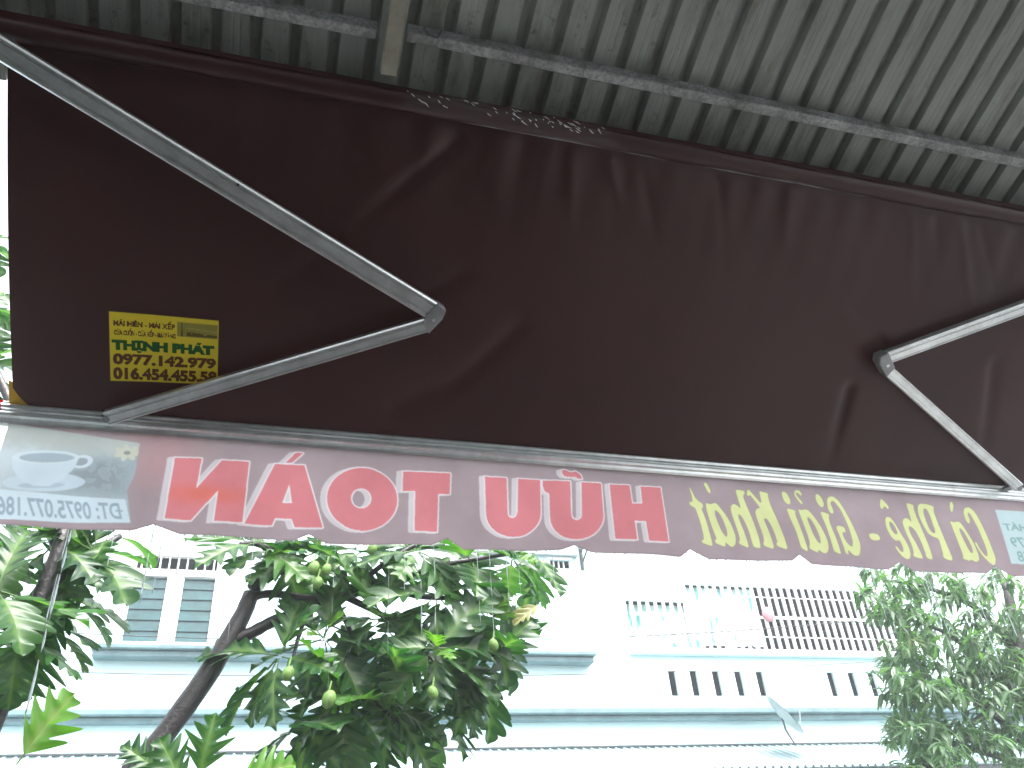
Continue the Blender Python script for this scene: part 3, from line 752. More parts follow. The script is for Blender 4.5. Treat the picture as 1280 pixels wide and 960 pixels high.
# pale panel at the other end with its lines of print
pm = np.zeros((VH, VW), bool)
poly_mask(pm, [(2.812,2.892),(3.25,2.892),(3.25,2.660),(2.785,2.662)], VX0, VZ1, RES)
img[pm] = (0.62, 0.72, 0.74)
for body, z1, z0, xa, off in (("THỊNH PHÁT", 2.842, 2.796, 2.822, 0.03), ("0977.142.979", 2.775, 2.732, 2.826, 0.02), ("016.454.455.58", 2.716, 2.672, 2.830, 0.02)):
    t_ = np.zeros((VH, VW), bool); text_mask(t_, body, [(xa, z1), (xa+0.36, z1), (xa+0.35, z0), (xa-0.006, z0)], VX0, VZ1, RES, off, True)
    img[t_ & pm] = (0.30, 0.46, 0.44)
# soften the print very slightly, as ink in cloth
for ax in (0, 1): img = (np.roll(img, 1, ax)+2*img+np.roll(img, -1, ax))/4

bot = [(-0.86,2.612),(-0.714,2.612),(-0.377,2.612),(-0.323,2.636),(-0.247,2.610),(0.075,2.617),(0.116,2.638),(0.172,2.610),(0.495,2.619),(0.547,2.646),(0.600,2.611),(0.925,2.622),(0.969,2.638),(1.025,2.614),(1.354,2.617),(1.396,2.648),(1.462,2.612),(1.785,2.620),(1.825,2.646),(1.866,2.616),(2.207,2.617),(2.263,2.645),(2.312,2.609),(2.639,2.615),(2.700,2.648),(2.771,2.612),(3.07,2.617),(3.12,2.645),(3.17,2.612),(3.3,2.614)]
bx, bz = np.array(bot).T
def val_y(X, z):
    d = (2.945-z)
    return 2.402 + 0.010*np.sin(X*3.1+0.6)*d/0.33 + 0.006*np.sin(X*9.3+2*d)*d/0.33 + 0.0035*np.sin(X*23+1.3)*(d/0.33)**2 + 0.012*d
NVX, NVZ = 1600, 134
vx = np.linspace(AX0, AX1, NVX); zb = np.interp(vx, bx, bz)
tt = np.linspace(0, 1, NVZ)[:, None]
VXX = np.repeat(vx[None, :], NVZ, 0); VZZ = 2.943*(1-tt)+zb[None, :]*tt
ci = np.clip(((VXX-VX0)/RES).astype(int), 0, VW-1); ri = np.clip(((VZ1-VZZ)/RES).astype(int), 0, VH-1)
cols = img[ri, ci]
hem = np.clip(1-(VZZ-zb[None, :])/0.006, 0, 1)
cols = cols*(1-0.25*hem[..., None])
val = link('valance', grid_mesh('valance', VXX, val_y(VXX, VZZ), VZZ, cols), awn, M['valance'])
tag(val, 'brown valance with mirrored red and yellow lettering and a coffee cup picture')

# sticker on the canopy cloth
c4 = [to_plane(*p, 0.004) for p in ((136, 386), (275, 398), (273, 480), (137, 476))]
SR = 0.0011; sw, shh = 0.306, 0.205
sW, sH = int(sw/SR), int(shh/SR)
simg = np.zeros((sH, sW, 3)); simg[:] = (0.84, 0.69, 0.04)
def sq(x0, y0, x1, y1): return [(x0*sw, -y0*shh), (x1*sw, -y0*shh), (x1*sw, -y1*shh), (x0*sw, -y1*shh)]
def stx(body, x0, y0, x1, y1, col, off):
    m = np.zeros((sH, sW), bool); text_mask(m, body, sq(x0, y0, x1, y1), 0.0, 0.0, SR, off); simg[m] = col
BR = (0.13, 0.045, 0.01); GRN = (0.01, 0.11, 0.015)
stx("MÁI HIÊN - MÁI XẾP", 0.045, 0.085, 0.595, 0.205, BR, 0.045)
stx("CỬA CUỐN - CỬA XẾP - MÁI VÒNG", 0.050, 0.225, 0.60, 0.335, BR, 0.045)
stx("THỊNH PHÁT", 0.03, 0.365, 0.955, 0.575, GRN, 0.075)
stx("0977.142.979", 0.035, 0.590, 0.975, 0.755, BR, 0.055)
stx("016.454.455.58", 0.035, 0.785, 0.985, 0.965, BR, 0.055)
nb = vnoise(sW, sH, 9, rngp)
yy, xx = np.mgrid[0:sH, 0:sW]; ux = xx/sW; uy = yy/sH
pm2 = (ux > 0.615) & (ux < 0.985) & (uy > 0.085) & (uy < 0.285)
simg[pm2] = (0.34, 0.30, 0.05)
sh_ = pm2 & ((uy > 0.21+0.10*(ux-0.615)) & (uy < 0.275) & (nb > 0.30) & (ux > 0.7)); simg[sh_] = (0.12, 0.10, 0.02)
tw = pm2 & (np.abs(ux-0.655) < 0.004+0.03*np.clip(uy-0.1, 0, 1)); simg[tw] = (0.10, 0.12, 0.02)
rfl = pm2 & (np.abs(uy-0.16-0.12*(ux-0.7)) < 0.008) & (ux > 0.69); simg[rfl] = (0.44, 0.40, 0.12)
brd = (ux < 0.008) | (ux > 0.992) | (uy < 0.016) | (uy > 0.984); simg[brd] = (0.10, 0.05, 0.02)
un, vn = np.meshgrid(np.linspace(0, 1, 230), np.linspace(0, 1, 160))
cx4 = [(c[0], c[1]) for c in c4]
uvw = quad_map(un.ravel(), vn.ravel(), cx4).reshape(160, 230, 2)
sX, sS = uvw[..., 0], uvw[..., 1]
from_i = (sX-AX0)/(AX1-AX0)*(NX-1); from_j = sS/SL*(NS-1)
i0 = np.clip(from_i.astype(int), 0, NX-2); j0 = np.clip(from_j.astype(int), 0, NS-2); fi = from_i-i0; fj = from_j-j0
Ds = (D[j0, i0]*(1-fi)+D[j0, i0+1]*fi)*(1-fj)+(D[j0+1, i0]*(1-fi)+D[j0+1, i0+1]*fi)*fj-0.003
scol = simg[np.clip((vn*sH).astype(int), 0, sH-1), np.clip((un*sW).astype(int), 0, sW-1)]
stk = link('sticker', grid_mesh('sticker', sX, TUBE.y+sS*sdir.y+Ds*snor.y, TUBE.z+sS*sdir.z+Ds*snor.z, scol), awn, M['sticker'])
tag(stk, 'yellow rectangular installer sticker with brown and green print')

# ------------------------------------------------------------------ building across the street
BY = 12.0
bld = empty('apartment_building', (4.0, BY, 0.0), 'overexposed pale building with grey-teal ledges and a barred balcony across the street', 'building')
def wall_holes(x0, x1, z0, z1, holes, y0, y1):
    xs = sorted({x0, x1, *[h[0] for h in holes], *[h[1] for h in holes]}); zs = sorted({z0, z1, *[h[2] for h in holes], *[h[3] for h in holes]})
    def solid(i, j):
        if i < 0 or j < 0 or i >= len(xs)-1 or j >= len(zs)-1: return False
        cx, cz = (xs[i]+xs[i+1])/2, (zs[j]+zs[j+1])/2
        return not any(h[0] < cx < h[1] and h[2] < cz < h[3] for h in holes)
    mb = MB()
    for i in range(len(xs)-1):
        for j in range(len(zs)-1):
            if not solid(i, j): continue
            a, b, c, d = xs[i], xs[i+1], zs[j], zs[j+1]
            mb.add([(a,y0,c),(b,y0,c),(b,y0,d),(a,y0,d)], [(0,1,2,3)]); mb.add([(a,y1,c),(b,y1,c),(b,y1,d),(a,y1,d)], [(3,2,1,0)])
            if not solid(i-1, j): mb.add([(a,y0,c),(a,y0,d),(a,y1,d),(a,y1,c)], [(0,1,2,3)])
            if not solid(i+1, j): mb.add([(b,y0,c),(b,y1,c),(b,y1,d),(b,y0,d)], [(0,1,2,3)])
            if not solid(i, j-1): mb.add([(a,y0,c),(a,y1,c),(b,y1,c),(b,y0,c)], [(0,1,2,3)])
            if not solid(i, j+1): mb.add([(a,y0,d),(b,y0,d),(b,y1,d),(a,y1,d)], [(0,1,2,3)])
    return mb
def bx_(x, y): p = at_y(x, y, BY); return p.x
slots = []
for px in (842, 869, 897, 925, 952, 1041, 1067, 1092):
    xc = bx_(px, 855); slots.append((xc-0.062, xc+0.062, 4.785, 5.170))
WX0, WX1, WZ0, WZ1 = -1.80, -0.58, 5.40, 6.72
BALC = (5.62, 10.95, 5.475, 6.60)
SMALL = (bx_(689, 715), bx_(713, 715), 6.78, 6.92)
holes = [(WX0, WX1, WZ0, WZ1), BALC, SMALL]+slots
wall_holes(-16.0, 22.0, 0.0, 9.4, holes, BY, BY+0.05).build('wall', M['wall'], bld)
# the lower left corner of the opening is walled lower: lintel piece
MB().box(5.60, bx_(856, 745), BY+0.003, BY+0.046, 6.285, 6.62).build('lintel', M['wall'], bld)
# dark rooms behind the openings
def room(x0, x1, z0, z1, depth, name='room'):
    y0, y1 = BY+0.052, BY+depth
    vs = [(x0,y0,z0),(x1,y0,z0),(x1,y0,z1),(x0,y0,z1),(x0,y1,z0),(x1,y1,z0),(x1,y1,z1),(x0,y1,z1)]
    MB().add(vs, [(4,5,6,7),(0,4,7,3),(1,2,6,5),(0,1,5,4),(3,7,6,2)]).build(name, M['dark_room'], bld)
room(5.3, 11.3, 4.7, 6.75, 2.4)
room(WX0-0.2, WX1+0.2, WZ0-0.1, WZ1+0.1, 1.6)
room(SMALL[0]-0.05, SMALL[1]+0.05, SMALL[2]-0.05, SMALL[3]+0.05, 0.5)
# ledges
def ledge(x0, x1, z0, z1, proud, name='ledge', mat=None):
    b = MB(); b.box(x0, x1, BY-proud, BY-0.002, z0, z1)
    o = b.build(name, mat or M['trim'], bld, bevel=0.012); return o
ledge(-16, 22.0, 4.405, 4.475, 0.14); ledge(-16, 22.0, 4.480, 4.56, 0.22)
ledge(-2.03, 4.87, 5.215, 5.30, 0.20); ledge(-2.06, 4.90, 5.304, 5.365, 0.26)
ledge(5.55, 11.05, 5.395, 5.465, 0.10, 'sill', M['wall'])
ledge(-16, 22.0, 4.05, 4.085, 0.03, 'flashing', M['dark_frame'])
# grey upper panel and bracket
MB().box(3.2, 4.86, BY-0.09, BY-0.002, 6.98, 8.6).build('upper_panel', M['upper_panel'], bld)
br = MB(); br.tube([(4.93, BY-0.06, 7.5), (4.93, BY-0.06, 6.74)], 0.03, 8).tube([(4.93, BY-0.06, 7.05), (4.93, BY-0.5, 7.2)], 0.02, 6).tube([(4.93, BY-0.06, 6.85), (4.99, BY-0.25, 7.06)], 0.015, 6)
br.build('wall_bracket', M['dark_frame'], bld)
MB().box(SMALL[0]-0.06, SMALL[1]+0.05, BY-0.02, BY-0.002, SMALL[3], SMALL[3]+0.05).build('vent_frame', M['white_frame'], bld)
for i in range(3):
    x = SMALL[0]+0.06+i*0.085; MB().box(x, x+0.02, BY+0.03, BY+0.06, SMALL[2], SMALL[3]).build('vent_bar', M['grille'], bld)
# window with louvred panes
win = bpy.data.objects.new('window', None); COL.objects.link(win); win.parent = bld
wy0, wy1 = BY-0.03, BY+0.07
def wbox(nm, x0, x1, z0, z1, y0=wy0, y1=wy1, mat='white_frame'): return MB().box(x0, x1, y0, y1, z0, z1).build(nm, M[mat], win, bevel=0.006)
PANES = ((-1.735, -1.300), (-1.080, -0.665))
wbox('frame', WX0-0.02, PANES[0][0], 5.38, 6.74); wbox('frame', PANES[0][1], PANES[1][0], 5.38, 6.385); wbox('frame', PANES[1][1], WX1+0.02, 5.38, 6.74)
for a, b in PANES:
    wbox('frame', a, b, 5.38, 5.47); 
wbox('frame', PANES[0][0], PANES[1][1], 6.386, 6.50); wbox('frame', PANES[0][0], PANES[1][1], 6.70, 6.74)
for a, b in PANES:
    for i in range(6):
        z = 5.478+i*0.150
        vs = [(a, BY+0.005, z), (b, BY+0.005, z), (b, BY+0.024, z+0.147), (a, BY+0.024, z+0.147), (a, BY+0.011, z), (b, BY+0.011, z), (b, BY+0.030, z+0.147), (a, BY+0.030, z+0.147)]
        MB().add(vs, [(0,1,2,3),(7,6,5,4),(0,4,5,1),(2,6,7,3),(1,5,6,2),(0,3,7,4)]).build('louvre', M['louvre'], win)
for i in range(9):
    x = -1.68+i*0.12; MB().box(x, x+0.02, BY+0.0, BY+0.02, 6.50, 6.70).build('transom_bar', M['white_frame'], win)
# balcony grille
gr = bpy.data.objects.new('balcony_grille', None); COL.objects.link(gr); gr.parent = bld
gy = BY-0.06
nbar = 38; gx0, gx1 = 5.68, 10.90
for i in range(nbar):
    x = gx0+(gx1-gx0)*i/(nbar-1); zt = 6.27 if x < 6.66 else 6.60
    MB().box(x-0.022, x+0.022, gy-0.02, gy+0.02, 5.470, zt).build('bar', M['grille'], gr)
for (z, xa, xb) in ((5.475, gx0-.04, gx1+.04), (6.03, gx0-.04, gx1+.04), (6.62, 6.64, gx1+.04), (6.29, gx0-.04, 6.64)):
    MB().box(xa, xb, gy-0.035, gy-0.0205, z-0.022, z+0.022).build('rail', M['grille'], gr)
for (z, xa, xb) in ((5.72, 7.5, gx1), (6.40, 7.5, gx1)):
    MB().box(xa, xb, gy+0.0205, gy+0.03, z-0.008, z+0.008).build('rail', M['grille'], gr)
# sheet-metal awning over the ground floor
sa = bpy.data.objects.new('sheet_awning', None); COL.objects.link(sa); sa.parent = bld
SAZ = at_y(1050, 958, BY-1.2).z
for kk in range(20):
    x0 = -8.0+kk*1.0; vs = []; fs = []; prof = []
    for i in range(8):
        x = x0+i*0.125; prof += [(x, 0), (x+0.075, 0), (x+0.088, 0.028), (x+0.112, 0.028)]
    prof.append((x0+1.0, 0))
    for (Y, z) in ((BY-0.01, 4.035), (BY-0.6, (4.035+SAZ)/2), (BY-1.2, SAZ)):
        for x, dz in prof: vs.append((x, Y, z+dz))
    n = len(prof)
    for j in range(2):
        for i in range(n-1): fs.append((j*n+i, j*n+i+1, (j+1)*n+i+1, (j+1)*n+i))
    MB().add(vs, fs).build('sheet', M['metal_sheet'], sa)
MB().box(-8, 12, BY-1.16, BY-1.12, SAZ-0.08, SAZ-0.01).build('support_rail', M['dark_frame'], sa)

# curtains behind the grille
def curtain(x0, x1, z0, z1, y, label, seed):
    rg = random.Random(seed); nx_, nz_ = 60, 14
    xs = np.linspace(x0, x1, nx_); zs = np.linspace(z1, z0, nz_); X_, Z_ = np.meshgrid(xs, zs)
    Y_ = y+0.035*np.sin(X_*rg.uniform(20, 26)+1.5*np.sin(X_*4))*(0.5+0.5*(z1-Z_)/(z1-z0))
    Z_ = Z_-0.04*np.abs(np.sin(X_*5+seed))*(Z_ < z0+0.3)
    o = link('curtain', grid_mesh('curtain', X_, Y_, Z_), None, M['curtain'])
    tag(o, label, 'curtain', 'cloths hanging behind the balcony grille')
curtain(5.64, 6.86, 5.54, 6.28, BY+0.17, 'white and teal cloth hanging lower, at the left end of the barred balcony', 1)
curtain(6.68, 8.05, 5.62, 6.58, BY+0.10, 'large pale cloth hanging beside the dark open part of the barred balcony', 2)
# pink round thing hung on the bars
pk = at_y(960, 768, BY-0.17)
bm = bmesh.new(); bmesh.ops.create_uvsphere(bm, u_segments=16, v_segments=10, radius=0.11)
for v in bm.verts:
    v.co.z *= 1.15; v.co.y *= 0.35
    v.co = v.co*(1+0.05*math.sin(9*math.atan2(v.co.z, v.co.x)))+pk
me = bpy.data.meshes.new('pink_ornament'); bm.to_mesh(me); bm.free()
tag(link('pink_ornament', me, None, M['pink'], True), 'small round pink thing hanging on the white balcony bars', 'ornament')

# satellite dish
dc = at_y(981, 893, BY-0.75)
dish = empty('satellite_dish', dc, 'tilted grey satellite dish on a thin mast in front of the ledge', 'satellite dish')
A = at_y(959, 869, BY-0.75); B = at_y(1004, 917, BY-0.75)
maj = (B-A)/2; nrm = Vector((0.62, -0.42, 0.66)); nrm = (nrm-maj.normalized()*nrm.dot(maj.normalized())).normalized(); mn_ = nrm.cross(maj.normalized())
rows, segs = 6, 24; vs = [dc-nrm*0.06]; fs = []
for r_ in range(1, rows+1):
    q = r_/rows
    for s_ in range(segs):
        a = 2*math.pi*s_/segs
        vs.append(dc+maj*q*math.cos(a)+mn_*maj.length*q*math.sin(a)+nrm*(0.06*q*q-0.06))
for s_ in range(segs): fs.append((0, 1+s_, 1+(s_+1) % segs))
for r_ in range(rows-1):
    for s_ in range(segs): fs.append((1+r_*segs+s_, 1+(r_+1)*segs+s_, 1+(r_+1)*segs+(s_+1) % segs, 1+r_*segs+(s_+1) % segs))
nv = len(vs); vs += [p-nrm*0.008 for p in vs]; fs += [tuple(i+nv for i in f[::-1]) for f in fs]
MB().add(vs, fs).build('reflector', M['dish'], dish, smooth=True)
MB().tube([dc-nrm*0.06, at_y(982, 912, BY-0.6), at_y(994, 931, BY-0.42)], 0.014, 6).build('mast', M['dark_frame'], dish)
ft = dc+nrm*0.30
MB().tube([dc+maj*0.9, ft], 0.010, 6).build('feed_arm', M['dish'], dish)
MB().tube([ft, ft-nrm*0.09], [0.025, 0.02], 10).build('feed_horn', M['white_frame'], dish)

# ------------------------------------------------------------------ overhead cables
def cable(p0, p1, sag, r_, label):
    pts = []
    for i in range(41):
        t = -0.6+2.2*i/40; p = p0.lerp(p1, t); p = p-Vector((0, 0, 1))*sag*(4*t*(1-t)); pts.append(p)
    o = MB().tube(pts, r_, 6).build('overhead_cable', M['cable']); tag(o, label, 'cable', 'cables strung across the building front')
cable(at_y(-80, 782, 10.0), at_y(760, 792, 10.0)+Vector((0, 0, -0.05)), 0.10, 0.006, 'black cable crossing the lower half of the louvred window')
cable(at_y(-80, 835, 10.2), at_y(760, 842, 10.2), 0.06, 0.004, 'thin cable below the sill of the louvred window')
cable(at_y(40, 716, 9.8), at_y(760, 722, 9.8), 0.05, 0.005, 'thin cable passing behind the top of the breadfruit leaves')

# ------------------------------------------------------------------ trees
def leaf_mesh(seed, young=False):
    rg = random.Random(seed); N = 44; nl = rg.choice((4, 5, 5)); rows = (0.0, 0.04, 0.34, 0.70, 1.0)
    droop = rg.uniform(0.10, 0.40); fold = rg.uniform(0.10, 0.40); ph = rg.uniform(0, 0.12); twist = rg.uniform(-0.25, 0.25)
    wid = rg.uniform(0.46, 0.58); vs = []; vein = []; fs = []
    jit = [rg.uniform(0.88, 1.1) for _ in range(20)]
    for i in range(N+1):
        t = i/N
        env = wid*(math.sin(math.pi*min(1, t**0.62*0.97+0.03)))**0.8
        for side in (-1, 1):
            fq = t*nl+ph+(0.10 if side > 0 else 0); fr = fq % 1.0
            lobe = 1-abs(2*fr-1)**2.1
            tip = 1-0.36*abs(2*fr-1)
            depth = 0.76*math.sin(math.pi*min(1, 0.12+t*0.84))**0.35
            w = env*jit[int(fq)*2+(side > 0)]*((1-depth)+depth*lobe*tip)
            ca, sa_ = math.cos(0.66), math.sin(0.66)
            for a in rows:
                x = side*a*w*ca
                y = t*0.86+a*w*sa_*(1-0.25*t)
                z = fold*abs(x)-droop*t*t-0.5*x*x-0.10*(a*w)*a+0.025*a*math.sin(fr*6.28+seed)+0.02*math.sin(fq*3+seed*side)*a+twist*x*t
                vs.append((x, y, z))
                v = 1.0 if a <= 0.04 else (0.5*(1-a) if abs(fr-0.5) < 0.08 else 0.0)
                vein.append(v)
    R5 = len(rows)
    for i in range(N):
        for sd in (0, 1):
            for j in range(R5-1):
                a = (i*2+sd)*R5+j; b = ((i+1)*2+sd)*R5+j
                fs.append((a, a+1, b+1, b) if sd else (a, b, b+1, a+1))
    # petiole
    k0 = len(vs)
    for (y, z) in ((-0.14, 0.02), (0.03, 0.0)):
        for (dx, dz) in ((-0.011, 0), (0, 0.011), (0.011, 0), (0, -0.011)): vs.append((dx, y, z+dz-0.004)); vein.append(1.0)
    for j in range(4): fs.append((k0+j, k0+(j+1) % 4, k0+4+(j+1) % 4, k0+4+j))
    m = bpy.data.meshes.new('leaf'); m.from_pydata(vs, [], fs)
    at = m.attributes.new('vein', 'FLOAT', 'POINT'); at.data.foreach_set('value', vein)
    m.polygons.foreach_set('use_smooth', [True]*len(fs)); m.update(); return m
LEAVES = [leaf_mesh(s_) for s_ in range(7)]
for m in LEAVES: m.materials.append(M['leaf'])
YOUNG = [leaf_mesh(20+s_) for s_ in range(2)]
for m in YOUNG: m.materials.append(M['leaf_young'])
YELL = leaf_mesh(31); YELL.materials.append(M['leaf_yellow'])

def place_leaf(tree, mesh, p, d, up, L, wscale=1.0):
    d = d.normalized(); x = d.cross(up)
    if x.length < 1e-3: x = d.cross(Vector((1, 0, 0)))
    x.normalize(); z = x.cross(d).normalized()
    o = bpy.data.objects.new('leaf', mesh); COL.objects.link(o); o.parent = tree
    mt = Matrix((x*wscale, d, z)).transposed().to_4x4()
    p = p+d*0.13*L
    o.matrix_basis = Matrix.Translation(p-tree.location) @ mt @ Matrix.Scale(L, 4)
    return o
def whorl(tree, c, n, rg, L=(0.34, 0.52), axis=Vector((0, -0.2, 0.3)), young=0, spread=1.0, droop=0.35):
    axis = axis.normalized(); a = axis.cross(Vector((0.3, 0.9, 0.2))).normalized(); b = axis.cross(a)
    ph = rg.uniform(0, 6.28)
    for i in range(n):
        q = ph+i*2.399+rg.uniform(-0.3, 0.3); el = rg.uniform(-0.25, 0.55)
        d = (a*math.cos(q)+b*math.sin(q))*spread+axis*el+Vector((0, 0, -droop*rg.uniform(0.3, 1.4)))
        up = Vector((0, 0, 1))+axis*0.5+Vector((rg.uniform(-.5, .5), rg.uniform(-.7, .2), 0))
        place_leaf(tree, rg.choice(LEAVES), c+d.normalized()*0.02, d, up, rg.uniform(*L), rg.uniform(0.85, 1.1))
    for i in range(young):
        q = rg.uniform(0, 6.28); d = axis*1.2+(a*math.cos(q)+b*math.sin(q))*0.6
        place_leaf(tree, rg.choice(YOUNG), c, d, Vector((0, -0.8, 0.6)), rg.uniform(0.16, 0.26), 0.9)
def branch(tree, pts, r0, r1, name='branch', mat='bark', k=9):
    path = catmull(pts, 5); n = len(path)
    rg = random.Random(int(pts[0][0]*977+pts[-1][2]*313))
    radii = [(r0+(r1-r0)*i/(n-1))*(1+rg.uniform(-0.05, 0.07)) for i in range(n)]
    return MB().tube(path, radii, k).build(name, M[mat], tree, smooth=True)
def fruit(tree, p, r_, tilt=0.0):
    bm = bmesh.new(); bmesh.ops.create_uvsphere(bm, u_segments=14, v_segments=10, radius=r_)
    for v in bm.verts:
        v.co.z *= 1.25; v.co.x += 0.15*v.co.z*tilt; v.co += p
    me = bpy.data.meshes.new('fruit'); bm.to_mesh(me); bm.free()
    o = link('fruit', me, tree, M['fruit'], True)
    MB().tube([p+Vector((0, 0, r_*1.2)), p+Vector((0.01, 0.01, r_*1.2+0.05))], 0.005, 6).build('stalk', M['fruit'], o)

# breadfruit tree in the middle
TY = 5.0
P = lambda x, y, dy=0.0: at_y(x, y, TY+dy)
base = at_y(140, 1010, TY); base.z = 0.0; base.x -= 0.55
t1 = empty('breadfruit_tree', base, 'breadfruit tree with leaning bare dark trunk and green fruit, middle of the street front', 'tree', 'trees in front of the pale building')
branch(t1, [base-Vector((0, 0, .1)), base+Vector((0.15, 0, 0.7)), P(140, 1015), P(190, 940), P(255, 850), P(300, 775), P(318, 735), P(345, 690, .1), P(385, 620, .2)], 0.078, 0.034, 'trunk', k=12)
branch(t1, [P(288, 800), P(310, 793), P(345, 775), P(385, 762), P(430, 745), P(470, 728), P(500, 722)], 0.040, 0.020)
branch(t1, [P(312, 748), P(340, 742), P(400, 748), P(440, 735), P(480, 705, -.1), P(520, 680, -.1)], 0.026, 0.014)
branch(t1, [P(430, 745), P(480, 770), P(520, 800, -.1), P(545, 830, -.2)], 0.022, 0.010)
branch(t1, [P(470, 728), P(520, 745, -.1), P(580, 750, -.15), P(620, 770, -.1)], 0.020, 0.010)
branch(t1, [P(385, 762), P(372, 800, -.1), P(365, 830, -.15)], 0.016, 0.008)
branch(t1, [P(420, 752), P(440, 800), P(430, 850), P(420, 900, -.1)], 0.018, 0.008)
branch(t1, [P(500, 722), P(560, 705), P(620, 695), P(650, 690)], 0.020, 0.010)
branch(t1, [P(345, 690, .1), P(320, 680, -.1), P(300, 680, -.2)], 0.022, 0.012)
branch(t1, [P(430, 850), P(470, 880), P(500, 905)], 0.012, 0.007)
branch(t1, [P(366, 772), P(362, 790), P(358, 800)], 0.008, 0.004); branch(t1, [P(400, 760), P(412, 780), P(440, 792)], 0.008, 0.004)
rg = random.Random(12)
V_ = Vector
CL = [  # pixel, depth offset, leaves, axis, young
 ((322, 680), -.15, 5, V_((.1, -.6, .3)), 1), ((345, 690), .1, 6, V_((.1, -.5, .3)), 0), ((400, 690), -.1, 7, V_((.1, -.6, .5)), 2), ((455, 690), .0, 6, V_((0, -.6, .3)), 0),
 ((520, 690), -.1, 7, V_((.2, -.6, .3)), 0), ((590, 705), .0, 7, V_((.4, -.5, .3)), 0), ((640, 700), .05, 7, V_((.6, -.3, .3)), 2), ((665, 690), .2, 4, V_((.7, 0, .2)), 0),
 ((350, 822), -.15, 7, V_((-.3, -.5, .1)), 0), ((405, 800), -.05, 7, V_((.0, -.7, .1)), 2), ((480, 775), -.1, 7, V_((.1, -.7, .2)), 1), ((545, 745), -.15, 7, V_((.2, -.7, .3)), 0),
 ((545, 812), -.25, 9, V_((.2, -.8, .1)), 2), ((610, 775), -.1, 8, V_((.5, -.6, .2)), 2), ((600, 835), -.05, 8, V_((.5, -.4, -.2)), 0),
 ((430, 875), -.1, 8, V_((-.1, -.6, -.1)), 0), ((490, 885), -.05, 8, V_((.1, -.6, -.2)), 0), ((545, 880), .05, 7, V_((.2, -.4, -.3)), 0), ((375, 905), .05, 7, V_((-.3, -.4, -.2)), 0),
 ((500, 830), .1, 7, V_((0, -.5, .0)), 0), ((450, 820), .15, 6, V_((0, -.5, .0)), 0), ((570, 690), .25, 6, V_((0, -.5, .3)), 0)]
for (px, dy, n, ax, yg) in CL: whorl(t1, P(px[0], px[1], dy), n, rg, (0.30, 0.47), ax, yg)
place_leaf(t1, YELL, P(664, 640, -.3)+V_((0, 0, -.62)), V_((-.75, -.2, -.5)), V_((0.2, -.8, .5)), 0.22, 0.6)
for (fx, fy, r_) in ((411, 874, .048), (360, 842, .040), (392, 710, .042), (408, 712, .036), (465, 686, .038), (617, 806, .036), (397, 728, .035), (541, 866, .038)):
    fruit(t1, P(fx, fy, -.42), r_*0.78, 1 if fx < 500 else -1)
# low young leaves in the foreground bottom
t3b = at_y(230, 1060, 4.6); t3b.z = 0.0
t3 = empty('breadfruit_sapling', t3b, 'tips of a low breadfruit sapling at the bottom edge, beside the leaning trunk', 'tree', 'trees in front of the pale building')
branch(t3, [t3b, at_y(240, 1030, 4.6), at_y(250, 985, 4.6)], 0.025, 0.012, 'trunk')
for (px, py, d, L) in ((215, 948, (-.6, -.2, .45), .26), (255, 952, (.1, -.3, .6), .30), (300, 958, (.75, -.1, .35), .30), (240, 965, (-.3, -.2, .5), .28), (330, 970, (.9, 0, .1), .3)):
    place_leaf(t3, YOUNG[0] if px > 290 else LEAVES[px % 7], at_y(px-8, py+24, 4.6), V_(d), V_((0.1, -.9, .4)), L)

# breadfruit tree at the left edge, nearer
LY = 4.2
Q = lambda x, y, dy=0.0: at_y(x, y, LY+dy)
b2 = Q(-90, 1000); b2.z = 0.0; b2.x -= 0.35
t2 = empty('breadfruit_tree', b2, 'breadfruit tree at the left edge, dark trunk and large drooping leaves', 'tree', 'trees in front of the pale building')
branch(t2, [b2-Vector((0, 0, .1)), b2+V_((.05, 0, .8)), Q(-60, 1010), Q(-5, 895), Q(25, 815), Q(50, 745), Q(80, 665), Q(100, 590, .2), Q(110, 480, .5)], 0.050, 0.022, 'trunk', k=12)
branch(t2, [Q(50, 745), Q(85, 712, .1), Q(110, 695, .2), Q(150, 670, .3)], 0.030, 0.016)
branch(t2, [Q(70, 690), Q(60, 665, .1), Q(40, 630, .1)], 0.02, 0.012)
branch(t2, [Q(25, 815), Q(5, 780, -.1), Q(-40, 740, -.2)], 0.022, 0.012)
branch(t2, [Q(80, 665), Q(20, 520, .2), Q(-20, 420, .3), Q(-40, 300, .3)], 0.03, 0.014)
rg = random.Random(77)
for (px, dy, n, ax, yg) in [((10, 690), .1, 7, V_((-.2, -.6, .3)), 0), ((70, 680), .1, 6, V_((.1, -.5, .3)), 0), ((115, 690), .2, 6, V_((.3, -.5, .3)), 0), ((138, 668), .3, 4, V_((.1, -.6, .3)), 1),
    ((-5, 740), -.25, 6, V_((.2, -.7, .3)), 0), ((25, 790), -.05, 5, V_((.3, -.5, .2)), 0), ((65, 790), .3, 5, V_((.4, -.3, .0)), 0), ((85, 750), .3, 5, V_((.4, -.3, .0)), 0), ((-40, 820), -.1, 6, V_((.1, -.5, .2)), 0),
    ((-40, 300), .5, 8, V_((.2, -.5, .2)), 3), ((-30, 380), .4, 8, V_((.3, -.5, .2)), 2), ((-30, 460), .4, 8, V_((.3, -.5, .2)), 1)]:
    whorl(t2, Q(px[0], px[1], dy), n, rg, (0.26, 0.42), ax, yg)
place_leaf(t2, YOUNG[1], Q(22, 955, -.3), V_((.30, -.25, .55)), V_((-.1, -.95, .3)), 0.30, 1.1)

